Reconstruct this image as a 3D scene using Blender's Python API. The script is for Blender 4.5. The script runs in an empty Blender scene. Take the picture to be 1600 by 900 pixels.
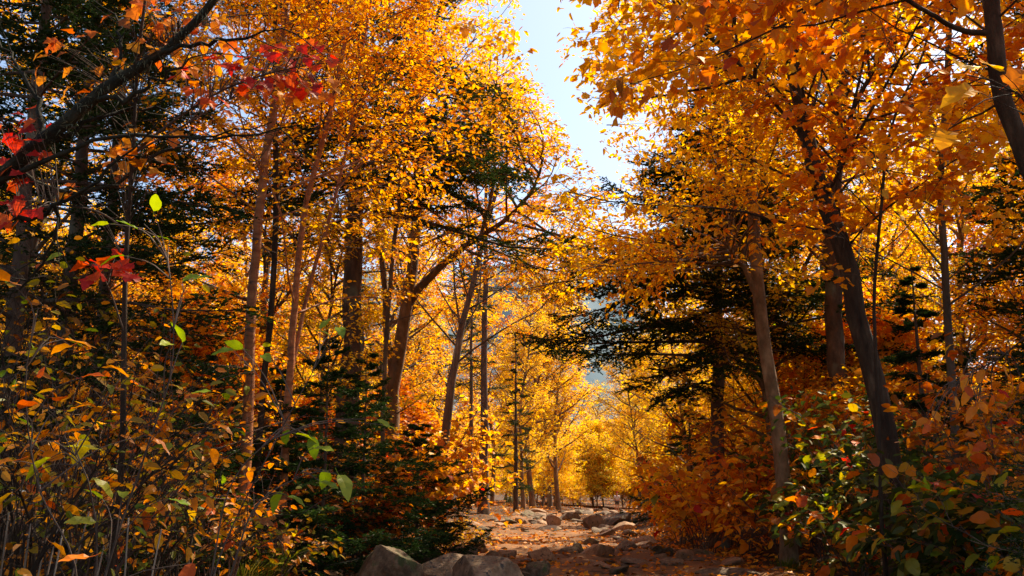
import bpy, math, random
import numpy as np
from mathutils import Vector, Matrix

rng = np.random.default_rng(7)
random.seed(7)
R = math.radians
scene = bpy.context.scene
COL = scene.collection

# ------------------------------------------------------------------ camera, sky, sun, exposure
CAM_H, LENS = 0.9, 35.0
F = 1600 * LENS / 36.0
PITCH = math.atan(328 / F)
cam_d = bpy.data.cameras.new('camera'); cam = bpy.data.objects.new('camera', cam_d); COL.objects.link(cam)
cam.location = (0, 0, CAM_H); cam.rotation_euler = (R(90) + PITCH, 0, 0)
cam_d.lens = LENS; cam_d.sensor_width = 36; cam_d.clip_end = 3000; cam_d.clip_start = 0.05
scene.camera = cam

SUN_AZ, SUN_EL = R(40), R(50)          # azimuth measured from the view axis (+Y) towards +X
world = bpy.data.worlds.new('World'); scene.world = world; world.use_nodes = True
wn = world.node_tree.nodes; wl = world.node_tree.links
bg = wn['Background']
sky = wn.new('ShaderNodeTexSky'); sky.sky_type = 'NISHITA'; sky.sun_disc = False
sky.sun_elevation = SUN_EL; sky.sun_rotation = SUN_AZ
sky.dust_density = 1.7; sky.air_density = 1.0; sky.ozone_density = 1.0
wl.new(sky.outputs[0], bg.inputs[0]); bg.inputs[1].default_value = 0.088
sd = bpy.data.lights.new('sun', 'SUN'); sun = bpy.data.objects.new('sun', sd); COL.objects.link(sun)
sd.energy = 5.0; sd.angle = R(0.55); sd.color = (1.0, 0.88, 0.70)
S = Vector((math.sin(SUN_AZ) * math.cos(SUN_EL), math.cos(SUN_AZ) * math.cos(SUN_EL), math.sin(SUN_EL)))
sun.rotation_euler = S.to_track_quat('Z', 'Y').to_euler()
vs = scene.view_settings
vs.view_transform = 'Standard'; vs.look = 'None'; vs.exposure = 1.28; vs.gamma = 1.0; vs.use_curve_mapping = False
cy = scene.cycles
cy.max_bounces = 6; cy.diffuse_bounces = 4; cy.transmission_bounces = 5; cy.glossy_bounces = 2
cy.transparent_max_bounces = 4; cy.sample_clamp_indirect = 6.0; cy.use_denoising = True

# ------------------------------------------------------------------ small helpers
def px(x, y, D):
    """world point seen at photograph pixel (x, y), at distance D along +Y"""
    u, v = (x - 800) / F, (450 - y) / F
    dy = math.cos(PITCH) - v * math.sin(PITCH); dz = math.sin(PITCH) + v * math.cos(PITCH)
    k = D / dy
    return np.array((u * k, D, CAM_H + dz * k))

def project(P):
    P = np.asarray(P, float); z = P[..., 2] - CAM_H
    d = P[..., 1] * math.cos(PITCH) + z * math.sin(PITCH)
    v = -P[..., 1] * math.sin(PITCH) + z * math.cos(PITCH)
    d = np.where(np.abs(d) < 1e-3, 1e-3, d)
    return 800 + F * P[..., 0] / d, 450 - F * v / d, d

TY = [0, 8, 11, 14, 17, 22, 33, 45, 60, 80, 100, 125, 160]
TXC = [0.6, 0.6, 0.65, 0.6, 0.35, 0.45, 1.1, 3.0, 5.1, 7.8, 10.5, 15, 27]
THW = [2.6, 2.9, 2.9, 2.5, 2.1, 2.2, 2.6, 1.9, 1.8, 1.6, 1.5, 1.4, 1.3]
def trail_c(y): return np.interp(y, TY, TXC)
def trail_w(y): return np.interp(y, TY, THW)
def sstep(a, b, x):
    t = np.clip((x - a) / (b - a), 0, 1); return t * t * (3 - 2 * t)
def gz(x, y):
    x = np.asarray(x, float); y = np.asarray(y, float)
    off = np.abs(x - trail_c(y)) - trail_w(y)
    base = np.interp(y, [0, 20, 34, 39, 48, 100, 160, 700], [0, 0.0, -0.02, 0.16, 0.14, -0.35, -0.2, 6])
    bank = 0.30 * sstep(0.0, 2.2, off) + 0.35 * sstep(2, 12, off)
    n = 0.05 * np.sin(1.3 * x + 0.7 * y) + 0.04 * np.sin(2.1 * y - 1.7 * x + 1) + 0.025 * np.sin(4.3 * x + 3.1 * y)
    return base + bank + n * (0.55 + 0.45 * sstep(0, 1, off))

def norm(v): return v / np.maximum(np.linalg.norm(v, axis=-1, keepdims=True), 1e-9)

def tag(o, label=None, cat=None, group=None, kind=None):
    if label: o['label'] = label
    if cat: o['category'] = cat
    if group: o['group'] = group
    if kind: o['kind'] = kind
    return o
def thing(name, loc, label, cat, group=None):
    o = bpy.data.objects.new(name, None); COL.objects.link(o); o.empty_display_size = 0.1
    o.location = [float(c) for c in loc]
    return tag(o, label, cat, group)
def link(name, me, parent=None):
    o = bpy.data.objects.new(name, me); COL.objects.link(o)
    if parent: o.parent = parent
    return o

class Buf:
    """collects vertices, faces and one random number per piece, then becomes ONE mesh"""
    def __init__(s): s.V, s.T, s.Q, s.r, s.n = [], [], [], [], 0
    def add(s, V, T=None, Q=None, r=None):
        V = np.asarray(V, np.float32).reshape(-1, 3)
        if T is not None and len(T): s.T.append(np.asarray(T, np.int32).reshape(-1, 3) + s.n)
        if Q is not None and len(Q): s.Q.append(np.asarray(Q, np.int32).reshape(-1, 4) + s.n)
        s.r.append(np.zeros(len(V), np.float32) if r is None else np.asarray(r, np.float32))
        s.V.append(V); s.n += len(V)
    def mesh(s, name, mat, origin=(0, 0, 0), smooth=False):
        me = bpy.data.meshes.new(name)
        V = (np.concatenate(s.V) if s.V else np.zeros((0, 3), np.float32)) - np.asarray(origin, np.float32)
        T = np.concatenate(s.T) if s.T else np.zeros((0, 3), np.int32)
        Q = np.concatenate(s.Q) if s.Q else np.zeros((0, 4), np.int32)
        me.vertices.add(len(V)); me.vertices.foreach_set('co', V.ravel())
        me.loops.add(T.size + Q.size); me.loops.foreach_set('vertex_index', np.concatenate([T.ravel(), Q.ravel()]))
        me.polygons.add(len(T) + len(Q))
        st = np.concatenate([np.arange(len(T)) * 3, T.size + np.arange(len(Q)) * 4]).astype(np.int32)
        me.polygons.foreach_set('loop_start', st)
        me.polygons.foreach_set('use_smooth', np.full(len(T) + len(Q), smooth))
        a = me.attributes.new('rnd', 'FLOAT', 'POINT'); a.data.foreach_set('value', np.concatenate(s.r) if s.r else np.zeros(0, np.float32))
        me.update(calc_edges=True)
        if mat: me.materials.append(mat)
        return me

def tubes(buf, P, r, k=5, bump=0.0, cap=False):
    """P (m,n,3) polylines, r (m,n) radii"""
    P = np.asarray(P, float); r = np.asarray(r, float)
    if P.ndim == 2: P = P[None]; r = r[None]
    m, n, _ = P.shape
    if m == 0: return
    t = np.empty_like(P); t[:, 1:-1] = P[:, 2:] - P[:, :-2]; t[:, 0] = P[:, 1] - P[:, 0]; t[:, -1] = P[:, -1] - P[:, -2]
    t = norm(t)
    mean = norm(P[:, -1] - P[:, 0])
    ref = np.where(np.abs(mean[:, 2:3]) > 0.75, np.array([[1.0, 0.13, 0]]), np.array([[0.0, 0.1, 1.0]]))[:, None, :]
    u = norm(ref - (ref * t).sum(-1, keepdims=True) * t); v = np.cross(t, u)
    a = np.arange(k) * 2 * math.pi / k
    rr = r[:, :, None] * np.ones(k)
    if bump:
        ph = rng.random(6) * 6.28; hh = np.arange(n)[None, :, None]
        rr = rr * (1 + bump * (np.sin(2 * a + ph[0] + hh * 0.55) * 0.6 + np.sin(3 * a + ph[1] - hh * 0.8) * 0.5 + np.sin(5 * a + hh * 1.7 + ph[2]) * 0.4))
    V = P[:, :, None, :] + rr[..., None] * (np.cos(a)[:, None] * u[:, :, None, :] + np.sin(a)[:, None] * v[:, :, None, :])
    i, j = np.meshgrid(np.arange(n - 1), np.arange(k), indexing='ij')
    q = np.stack([i * k + j, i * k + (j + 1) % k, (i + 1) * k + (j + 1) % k, (i + 1) * k + j], -1).reshape(-1, 4)
    Q = (np.arange(m) * n * k)[:, None, None] + q[None]
    T = None
    if cap:
        T = np.array([[(n - 1) * k, (n - 1) * k + jj, (n - 1) * k + jj + 1] for jj in range(1, k - 1)])
        T = ((np.arange(m) * n * k)[:, None, None] + T[None]).reshape(-1, 3)
    rv = np.repeat(rng.random(m), n * k)
    buf.add(V.reshape(-1, 3), T, Q.reshape(-1, 4), rv)

def smooth_line(pts, n):
    """Catmull-Rom resample of a control polyline"""
    p = np.asarray(pts, float); d = np.r_[0, np.cumsum(np.linalg.norm(np.diff(p, axis=0), axis=1))]
    e = np.vstack([2 * p[0] - p[1], p, 2 * p[-1] - p[-2]])
    out = []
    for s in np.linspace(0, d[-1], n):
        i = min(np.searchsorted(d, s, side='right') - 1, len(p) - 2); f = (s - d[i]) / (d[i + 1] - d[i])
        a, b, c, g = e[i], e[i + 1], e[i + 2], e[i + 3]
        out.append(0.5 * (2 * b + (c - a) * f + (2 * a - 5 * b + 4 * c - g) * f * f + (3 * b - a - 3 * c + g) * f ** 3))
    return np.array(out)

def at(P, idx, t):
    n = P.shape[1]; s = np.clip(t, 0, 0.9999) * (n - 1); i = s.astype(int); f = (s - i)[:, None]
    a, b = P[idx, i], P[idx, i + 1]
    return a * (1 - f) + b * f, norm(b - a)

def sprout(P, per, t0, t1, L, ang, up=0.1, wob=0.12, n=5, planar=True, spread=0.5, az=None, rg=None):
    """children of polylines P (m,k,3): per branches each; L(t) length; ang opening angle (deg)"""
    rg = rg or rng
    m = len(P); idx = np.repeat(np.arange(m), per); kk = np.tile(np.arange(per), m)
    t = t0 + (t1 - t0) * (kk + rg.random(m * per)) / per
    pos, tan = at(P, idx, t)
    upv = np.array([0, 0, 1.0])
    s = np.cross(tan, upv); bad = np.linalg.norm(s, axis=1) < 0.35
    if planar and not bad.all():
        s = norm(s); w = np.cross(s, tan)
        phi = (kk % 2) * math.pi + rg.normal(0, spread, m * per)
        side = np.cos(phi)[:, None] * s + np.sin(phi)[:, None] * w
    else:
        s = norm(np.cross(tan, np.array([0.3, 1.0, 0.1]))); w = np.cross(s, tan)
        phi = (kk * 2.39996 + rg.random(m)[idx] * 6.28 + rg.normal(0, 0.35, m * per)) if az is None else az(m * per)
        side = np.cos(phi)[:, None] * s + np.sin(phi)[:, None] * w
    a = np.radians(np.asarray(ang) + rg.normal(0, 8, m * per))
    d = norm(np.cos(a)[:, None] * tan + np.sin(a)[:, None] * side)
    ln = L(t) * rg.uniform(0.7, 1.25, m * per)
    out = np.empty((m * per, n, 3)); out[:, 0] = pos
    for i in range(1, n):
        d = norm(d + upv * up / (n - 1) + rg.normal(0, wob, d.shape))
        out[:, i] = out[:, i - 1] + d * (ln / (n - 1))[:, None]
    return out, ln, t, idx

# leaf outlines: x along the leaf, y sideways, z up
def fold(v, k=0.22, droop=0.18):
    v = np.array(v, float); return np.c_[v[:, 0], v[:, 1], k * np.abs(v[:, 1]) - droop * v[:, 0] ** 2]
OVAL_V = fold([(0, 0), (.25, .24), (.68, .22), (1, 0), (.68, -.22), (.25, -.24)])
OVAL_Q = [(0, 3, 2, 1), (0, 5, 4, 3)]
MAP_V = fold([(0, 0), (.02, .32), (.22, .31), (.50, .52), (.63, .28), (1, 0), (.63, -.28), (.50, -.52), (.22, -.31), (.02, -.32)], .15, .2)
MAP_T = [(0, 2, 1), (0, 4, 2), (2, 4, 3), (0, 5, 4), (0, 6, 5), (0, 8, 6), (8, 7, 6), (0, 9, 8)]
LEAF = {'oval': (OVAL_V, None, OVAL_Q), 'maple': (MAP_V, MAP_T, None)}

def leaf_frames(d, up):
    d = norm(d); s = norm(np.cross(up, d)); n = np.cross(d, s); return d, s, n
def add_leaves(buf, pos, d, up, size, shape='oval', rg=None):
    rg = rg or rng
    if len(pos) == 0: return
    v, T, Q = LEAF[shape]; m = len(pos)
    d, s, n = leaf_frames(d, up)
    curl = rg.uniform(0.2, 1.9, m)[:, None, None]
    V = pos[:, None, :] + size[:, None, None] * (v[None, :, 0:1] * d[:, None] + v[None, :, 1:2] * s[:, None] + curl * v[None, :, 2:3] * n[:, None])
    k = len(v); o = (np.arange(m) * k)[:, None, None]
    buf.add(V.reshape(-1, 3), None if T is None else (o + np.array(T)[None]).reshape(-1, 3),
            None if Q is None else (o + np.array(Q)[None]).reshape(-1, 4), np.repeat(rg.random(m), k))

def twig_leaves(P, per, size, jit=0.03, tilt=0.45, droop=0.25, t0=0.1, rg=None):
    """leaf positions, directions, normals and sizes along twigs P"""
    rg = rg or rng
    m = len(P); idx = np.repeat(np.arange(m), per); kk = np.tile(np.arange(per), m)
    t = t0 + (1 - t0) * (kk + rg.random(m * per) * .9) / per
    pos, tan = at(P, idx, t)
    side = norm(np.cross(tan, np.array([0, 0, 1.0])) + rg.normal(0, .05, tan.shape))
    sg = np.where(kk % 2 == 0, 1.0, -1.0)[:, None]
    d = norm(tan * rg.uniform(.2, .9, (m * per, 1)) + side * sg * rg.uniform(.5, 1, (m * per, 1)) + rg.normal(0, .25, tan.shape) - np.array([0, 0, droop]))
    up = norm(np.array([0, 0, 1.0]) + rg.normal(0, tilt, tan.shape))
    pos = pos + d * 0.02 + rg.normal(0, jit, pos.shape)
    return pos, d, up, size * rg.uniform(.65, 1.2, m * per)

# ------------------------------------------------------------------ materials
def new_mat(name):
    m = bpy.data.materials.new(name); m.use_nodes = True
    nt = m.node_tree; nt.nodes.clear(); return m, nt.nodes, nt.links
def ramp(N, stops, interp='LINEAR'):
    c = N.new('ShaderNodeValToRGB'); e = c.color_ramp.elements; c.color_ramp.interpolation = interp
    while len(e) < len(stops): e.new(0.5)
    for el, (p, col) in zip(e, stops): el.position = p; el.color = (*col, 1)
    return c
def math_n(N, L, op, a, b):
    n = N.new('ShaderNodeMath'); n.operation = op
    for i, v in enumerate((a, b)):
        if isinstance(v, (int, float)): n.inputs[i].default_value = v
        elif v is not None: L.new(v, n.inputs[i])
    return n.outputs[0]

YEL, GOLD, AMB, ORA, RORA, RED, DRED = (.88, .54, .045), (.86, .43, .022), (.80, .31, .014), (.70, .19, .010), (.56, .085, .008), (.52, .024, .016), (.28, .014, .010)
LIME, OLIV, GRN, BRN, DBRN = (.34, .42, .030), (.22, .22, .020), (.09, .15, .018), (.26, .10, .022), (.10, .045, .015)
def leaf_mat(name, stops, trans=0.5, gloss=0.018, scale=0.5, objrand=False):
    m, N, L = new_mat(name)
    oi = N.new('ShaderNodeObjectInfo')
    tc = N.new('ShaderNodeTexCoord')
    no = N.new('ShaderNodeTexNoise'); no.inputs['Scale'].default_value = 9.0 if objrand else scale; no.inputs['Detail'].default_value = 2
    L.new(tc.outputs['Object'], no.inputs['Vector'])
    if objrand:
        f = math_n(N, L, 'ADD', oi.outputs['Random'], math_n(N, L, 'MULTIPLY', math_n(N, L, 'SUBTRACT', no.outputs['Fac'], .5), .18))
    else:
        at_ = N.new('ShaderNodeAttribute'); at_.attribute_name = 'rnd'
        f = math_n(N, L, 'ADD', math_n(N, L, 'MULTIPLY', at_.outputs['Fac'], .62), math_n(N, L, 'MULTIPLY', math_n(N, L, 'SUBTRACT', no.outputs['Fac'], .5), .9))
        f = math_n(N, L, 'ADD', f, math_n(N, L, 'MULTIPLY_ADD', oi.outputs['Random'], .24))
        f.node.inputs[1].default_value = 0
        L.new(math_n(N, L, 'MULTIPLY', oi.outputs['Random'], .30), f.node.inputs[1])
        f = math_n(N, L, 'ADD', f, 0.04)
    c = ramp(N, stops); L.new(f, c.inputs[0])
    hs = N.new('ShaderNodeHueSaturation'); hs.inputs['Saturation'].default_value = 1.12; hs.inputs['Value'].default_value = 1.12
    L.new(c.outputs[0], hs.inputs['Color'])
    di = N.new('ShaderNodeBsdfDiffuse'); tr = N.new('ShaderNodeBsdfTranslucent'); gl = N.new('ShaderNodeBsdfGlossy')
    gl.inputs['Roughness'].default_value = .42; gl.inputs['Color'].default_value = (1, .92, .78, 1)
    L.new(c.outputs[0], di.inputs[0]); L.new(hs.outputs[0], tr.inputs[0])
    m1 = N.new('ShaderNodeMixShader'); m1.inputs[0].default_value = trans; L.new(di.outputs[0], m1.inputs[1]); L.new(tr.outputs[0], m1.inputs[2])
    m2 = N.new('ShaderNodeMixShader'); m2.inputs[0].default_value = gloss; L.new(m1.outputs[0], m2.inputs[1]); L.new(gl.outputs[0], m2.inputs[2])
    o = N.new('ShaderNodeOutputMaterial'); L.new(m2.outputs[0], o.inputs[0]); return m

def surf_mat(name, stops, scale=3.0, detail=6, rough=.9, bump=.4, bscale=18.0, stretch=(1, 1, 1), spots=None, coord='Object', objvar=0.25):
    m, N, L = new_mat(name)
    tc = N.new('ShaderNodeTexCoord'); mp = N.new('ShaderNodeMapping'); mp.inputs['Scale'].default_value = stretch
    L.new(tc.outputs[coord], mp.inputs[0])
    n1 = N.new('ShaderNodeTexNoise'); n1.inputs['Scale'].default_value = scale; n1.inputs['Detail'].default_value = detail; n1.inputs['Roughness'].default_value = .65
    L.new(mp.outputs[0], n1.inputs['Vector'])
    c = ramp(N, stops); L.new(n1.outputs['Fac'], c.inputs[0]); col = c.outputs[0]
    if spots:
        sc, lo, hi, scol = spots
        n3 = N.new('ShaderNodeTexNoise'); n3.inputs['Scale'].default_value = sc; n3.inputs['Detail'].default_value = 4; L.new(mp.outputs[0], n3.inputs['Vector'])
        rp = ramp(N, [(lo, (0, 0, 0)), (hi, (1, 1, 1))]); L.new(n3.outputs['Fac'], rp.inputs[0])
        mx = N.new('ShaderNodeMixRGB'); L.new(rp.outputs[0], mx.inputs[0]); L.new(col, mx.inputs[1]); mx.inputs[2].default_value = (*scol, 1); col = mx.outputs[0]
    oi = N.new('ShaderNodeObjectInfo'); hs = N.new('ShaderNodeHueSaturation')
    L.new(math_n(N, L, 'ADD', math_n(N, L, 'MULTIPLY', oi.outputs['Random'], objvar * 2), 1 - objvar), hs.inputs['Value']); L.new(col, hs.inputs['Color'])
    n2 = N.new('ShaderNodeTexNoise'); n2.inputs['Scale'].default_value = bscale; n2.inputs['Detail'].default_value = 6; n2.inputs['Roughness'].default_value = .7
    L.new(mp.outputs[0], n2.inputs['Vector'])
    bp = N.new('ShaderNodeBump'); bp.inputs['Strength'].default_value = bump; bp.inputs['Distance'].default_value = .035; L.new(n2.outputs['Fac'], bp.inputs['Height'])
    b = N.new('ShaderNodeBsdfPrincipled'); b.inputs['Roughness'].default_value = rough; b.inputs['Specular IOR Level'].default_value = .25
    L.new(hs.outputs[0], b.inputs['Base Color']); L.new(bp.outputs[0], b.inputs['Normal'])
    o = N.new('ShaderNodeOutputMaterial'); L.new(b.outputs[0], o.inputs[0]); return m

M = {}
M['gold'] = leaf_mat('gold_leaf', [(.0, YEL), (.42, YEL), (.68, GOLD), (.92, AMB), (1, ORA)], trans=.62)
M['amber'] = leaf_mat('amber_leaf', [(.0, YEL), (.38, GOLD), (.66, AMB), (.92, ORA), (1, RORA)], trans=.62)
M['orange'] = leaf_mat('orange_leaf', [(.0, GOLD), (.35, AMB), (.7, ORA), (.95, RORA), (1, DRED)], trans=.52)
M['rust'] = leaf_mat('rust_leaf', [(.0, AMB), (.25, ORA), (.5, (.42, .10, .010)), (.75, BRN), (1, DBRN)], trans=.45)
M['lemon'] = leaf_mat('lemon_leaf', [(.0, LIME), (.2, YEL), (.6, YEL), (.85, GOLD), (1, AMB)], trans=.55)
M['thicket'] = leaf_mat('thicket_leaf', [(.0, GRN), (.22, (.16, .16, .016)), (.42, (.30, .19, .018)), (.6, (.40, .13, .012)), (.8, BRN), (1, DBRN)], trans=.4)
M['shade'] = leaf_mat('shaded_thicket_leaf', [(.0, (.02, .04, .01)), (.5, (.05, .07, .012)), (.8, (.13, .11, .015)), (1, BRN)], trans=.3)  # thicket leaf darkened, painting deep shade into the bank bushes
M['litter'] = leaf_mat('litter_leaf', [(.0, GOLD), (.25, AMB), (.5, ORA), (.75, BRN), (1, DBRN)], trans=.1)
M['red_one'] = leaf_mat('single_red_leaf', [(.0, (.75, .15, .012)), (.3, (.70, .07, .012)), (.65, (.62, .03, .014)), (.9, RED), (1, DRED)], objrand=True, trans=.55)
M['orange_one'] = leaf_mat('single_orange_leaf', [(.0, AMB), (.4, ORA), (.75, RORA), (1, BRN)], objrand=True)
M['gold_one'] = leaf_mat('single_gold_leaf', [(.0, YEL), (.3, GOLD), (.7, AMB), (1, ORA)], objrand=True, trans=.55)
M['green_one'] = leaf_mat('single_green_leaf', [(.0, (.17, .25, .02)), (.35, (.24, .32, .024)), (.7, (.30, .36, .028)), (1, (.36, .38, .03))], objrand=True)  # base lightened to lime, painting sunlight into leaves that stand shaded
M['olive_one'] = leaf_mat('single_olive_leaf', [(.0, OLIV), (.3, (.36, .32, .025)), (.6, (.50, .30, .02)), (.85, ORA), (1, BRN)], objrand=True)
M['needle'] = leaf_mat('spruce_needle', [(.0, (.014, .026, .008)), (.5, (.024, .042, .011)), (.85, (.042, .062, .015)), (1, (.10, .10, .025))], trans=.25, gloss=.008)
M['fir'] = leaf_mat('fir_needle', [(.0, (.014, .030, .008)), (.5, (.026, .052, .012)), (1, (.06, .095, .02))], trans=.25, gloss=.008)
M['grass'] = leaf_mat('grass_blade', [(.0, (.05, .09, .012)), (.5, (.12, .15, .02)), (1, (.35, .26, .06))], trans=.4)
M['bark_beech'] = surf_mat('beech_bark', [(.3, (.08, .040, .017)), (.5, (.20, .112, .052)), (.72, (.38, .235, .12))], 6, 10, .85, .9, 26, (1, 1, .5), (2.2, .56, .66, (.10, .075, .05)))
M['bark_birch'] = surf_mat('copper_birch_bark', [(.25, (.15, .045, .014)), (.5, (.34, .115, .036)), (.75, (.50, .22, .085))], 5, 8, .6, .3, 20, (1, 1, 3.5), (3, .6, .7, (.08, .04, .025)))
M['bark_maple'] = surf_mat('maple_bark', [(.3, (.05, .035, .025)), (.55, (.11, .078, .052)), (.8, (.22, .16, .11))], 7, 8, .9, .8, 30, (1, 1, .22), (2.4, .6, .68, (.24, .22, .15)))
M['bark_dark'] = surf_mat('dark_bark', [(.3, (.018, .010, .006)), (.55, (.062, .038, .021)), (.8, (.17, .11, .065))], 11, 10, .95, 1.0, 34, (1, 1, .25))
M['bark_spruce'] = surf_mat('spruce_bark', [(.3, (.06, .036, .024)), (.55, (.14, .085, .055)), (.8, (.26, .17, .11))], 9, 8, .95, 1.0, 26, (1, 1, .45), (2, .58, .66, (.20, .21, .14)))
M['twig'] = surf_mat('twig_bark', [(.3, (.05, .032, .022)), (.6, (.12, .075, .05)), (.85, (.26, .18, .12))], 6, 3, .85, .2, 30)
M['pale_twig'] = surf_mat('pale_twig', [(.3, (.18, .12, .08)), (.6, (.34, .25, .17)), (.85, (.5, .4, .3))], 6, 3, .8, .2, 30)
M['moss'] = surf_mat('mossy_bark', [(.3, (.016, .014, .008)), (.55, (.04, .034, .018)), (.8, (.10, .085, .05))], 9, 8, 1, 1.0, 34)
M['lichen'] = surf_mat('beard_lichen', [(.3, (.09, .09, .045)), (.8, (.22, .21, .12))], 20, 3, 1, .2, 40)
M['stone'] = surf_mat('granite', [(.25, (.05, .030, .016)), (.45, (.17, .108, .058)), (.62, (.30, .205, .118)), (.82, (.48, .36, .23))], 3.4, 12, .85, 1.0, 9, spots=(7, .58, .66, (.06, .05, .042)), objvar=.35)
M['stone_ochre'] = surf_mat('ochre_stone', [(.2, (.11, .06, .03)), (.45, (.26, .15, .075)), (.65, (.36, .22, .12)), (.85, (.46, .33, .2))], 2.6, 10, .85, .7, 14, spots=(6, .6, .68, (.09, .055, .03)), objvar=.3)
M['stone_mossy'] = surf_mat('lichened_stone', [(.25, (.035, .022, .012)), (.45, (.13, .086, .046)), (.62, (.24, .17, .095)), (.82, (.38, .28, .165))], 4, 12, .9, 1.0, 9, spots=(3.5, .55, .64, (.10, .11, .04)), objvar=.2)
M['trail'] = surf_mat('trail_earth', [(.2, (.075, .031, .009)), (.45, (.17, .075, .023)), (.65, (.27, .125, .040)), (.85, (.38, .21, .085))], 1.1, 12, .95, 1.0, 9, spots=(16, .60, .66, (.10, .06, .035)), objvar=0)
M['ground'] = surf_mat('forest_floor', [(.2, (.022, .013, .006)), (.5, (.065, .032, .011)), (.7, (.15, .066, .016)), (.85, (.22, .10, .024))], 2.2, 12, 1, 1.0, 10, objvar=0)
M['hill'] = surf_mat('hazed_hillside', [(.3, (.10, .15, .17)), (.7, (.16, .21, .23))], .02, 6, 1, .2, .1, objvar=0)  # blue of the distant air painted into the hillside colour

# ------------------------------------------------------------------ the setting
def grid_mesh(name, xs, ys, zf, mat):
    X, Y = np.meshgrid(xs, ys); Z = zf(X, Y); nx, ny = len(xs), len(ys)
    b = Buf(); i, j = np.meshgrid(np.arange(ny - 1), np.arange(nx - 1), indexing='ij')
    b.add(np.stack([X, Y, Z], -1).reshape(-1, 3), None, np.stack([i * nx + j, i * nx + j + 1, (i + 1) * nx + j + 1, (i + 1) * nx + j], -1).reshape(-1, 4))
    return b.mesh(name, mat, smooth=True)
xs = np.unique(np.r_[np.linspace(-700, -60, 14), np.linspace(-60, -8, 40), np.linspace(-8, 10, 120), np.linspace(10, 60, 40), np.linspace(60, 700, 14)])
ys = np.unique(np.r_[np.linspace(-300, -8, 10), np.linspace(-8, 30, 200), np.linspace(30, 130, 160), np.linspace(130, 900, 25)])
tag(link('ground', grid_mesh('ground', xs, ys, gz, M['ground'])), 'leaf-strewn brown forest floor on both sides of the trail', 'ground', kind='structure')
# trail sheet
ty = np.unique(np.r_[np.linspace(4, 45, 420), np.linspace(45, 150, 160)]); tu = np.linspace(-1.12, 1.12, 64)
U, Y = np.meshgrid(tu, ty)
Xt = trail_c(Y) + U * trail_w(Y) + 0.22 * np.sin(Y * 0.9 + U * 2) * np.abs(U)
Zt = gz(Xt, Y) + 0.025 - 0.16 * sstep(.92, 1.12, np.abs(U)) + 0.03 * np.sin(7 * Xt + 2 * Y) * np.sin(3.3 * Y) + rng.normal(0, .006, Xt.shape)
b = Buf(); ny, nx = Xt.shape
i, j = np.meshgrid(np.arange(ny - 1), np.arange(nx - 1), indexing='ij')
b.add(np.stack([Xt, Y, Zt], -1).reshape(-1, 3), None, np.stack([i * nx + j, i * nx + j + 1, (i + 1) * nx + j + 1, (i + 1) * nx + j], -1).reshape(-1, 4))
tag(link('trail', b.mesh('trail', M['trail'], smooth=True)), 'rust-brown rocky dirt footpath running away into the wood', 'trail', kind='structure')
# far mountain seen through the gap, haze painted into its colour
def hill_z(X, Y):
    h = 180 * np.exp(-((X + 40) / 330) ** 2) * np.exp(-((Y - 760) / 190) ** 2)
    return h * (1 + .08 * np.sin(X * .03) + .05 * np.sin(X * .07 + Y * .02)) - 6
tag(link('mountain', grid_mesh('mountain', np.linspace(-900, 900, 120), np.linspace(420, 1100, 40), hill_z, M['hill'])), 'haze-tinted blue-grey wooded mountainside glimpsed through the leaves', 'mountain', kind='structure')

# ------------------------------------------------------------------ stones
def rock_mesh(name, mat, sub=3, seed=0, flat=.6, cuts=7, rough=.1):
    import bmesh
    rg = np.random.default_rng(seed)
    bm = bmesh.new(); bmesh.ops.create_icosphere(bm, subdivisions=sub, radius=1.0)
    V = np.array([v.co for v in bm.verts])
    for _ in range(cuts):
        nrm = norm(rg.normal(0, 1, 3)); h = rg.uniform(.42, .85)
        dd = V @ nrm; V = V - np.where(dd > h, dd - h, 0)[:, None] * nrm * .97
    ph = rg.random((6, 4)) * 6.28; fr = rg.uniform(1.2, 3.2, (6, 3)) * np.sign(rg.normal(0, 1, (6, 3)))
    n = sum(np.sin(V @ fr[q] + ph[q, 0]) for q in range(6)) / 6
    fr2 = rg.uniform(6, 14, (5, 3)) * np.sign(rg.normal(0, 1, (5, 3)))
    n2 = sum(np.sin(V @ fr2[q] + ph[q, 1]) for q in range(5)) / 5
    V = V * (1 + rough * n + rough * .42 * n2)[:, None]
    V[:, 2] *= flat
    for v, c in zip(bm.verts, V): v.co = c
    me = bpy.data.meshes.new(name); bm.to_mesh(me); bm.free()
    for p in me.polygons: p.use_smooth = True
    me.materials.append(mat); return me
rock_protos = [rock_mesh('stone', M[['stone', 'stone_ochre', 'stone', 'stone_ochre', 'stone_mossy'][s % 5]], 3, 40 + s, [.55, .7, .45, .6, .8][s % 5], 9 + s % 5, .07 + .02 * (s % 3)) for s in range(10)]

def ground_at(x, y):
    """point of the ground seen at photograph pixel (x, y)"""
    a = np.array((0, 0, CAM_H)); d = px(x, y, 1.0) - a
    D = np.linspace(6, 150, 6000); P = a + d * D[:, None]
    k = np.argmax(P[:, 2] < gz(P[:, 0], P[:, 1])); return P[k]
def rock(name, label, x, y, w, h, me, dep=1.0, rz=0, tilt=(0, 0), group=None, sink=.3):
    p = ground_at(x, y); D = p[1]; rw = w / F * D / 2; rh = h / F * D
    o = link(name, me); bb = np.array([v.co for v in me.vertices]); zx = bb[:, 2].max() - bb[:, 2].min()
    o.scale = (rw / np.abs(bb[:, 0]).max(), rw * dep / np.abs(bb[:, 1]).max(), rh / zx / (1 - sink) )
    o.rotation_euler = (tilt[0], tilt[1], rz)
    o.location = (p[0], p[1] + rw * dep * .4, gz(p[0], p[1]) + rh * .5 - rh * sink / 2)
    return tag(o, label, 'rock', group)
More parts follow.
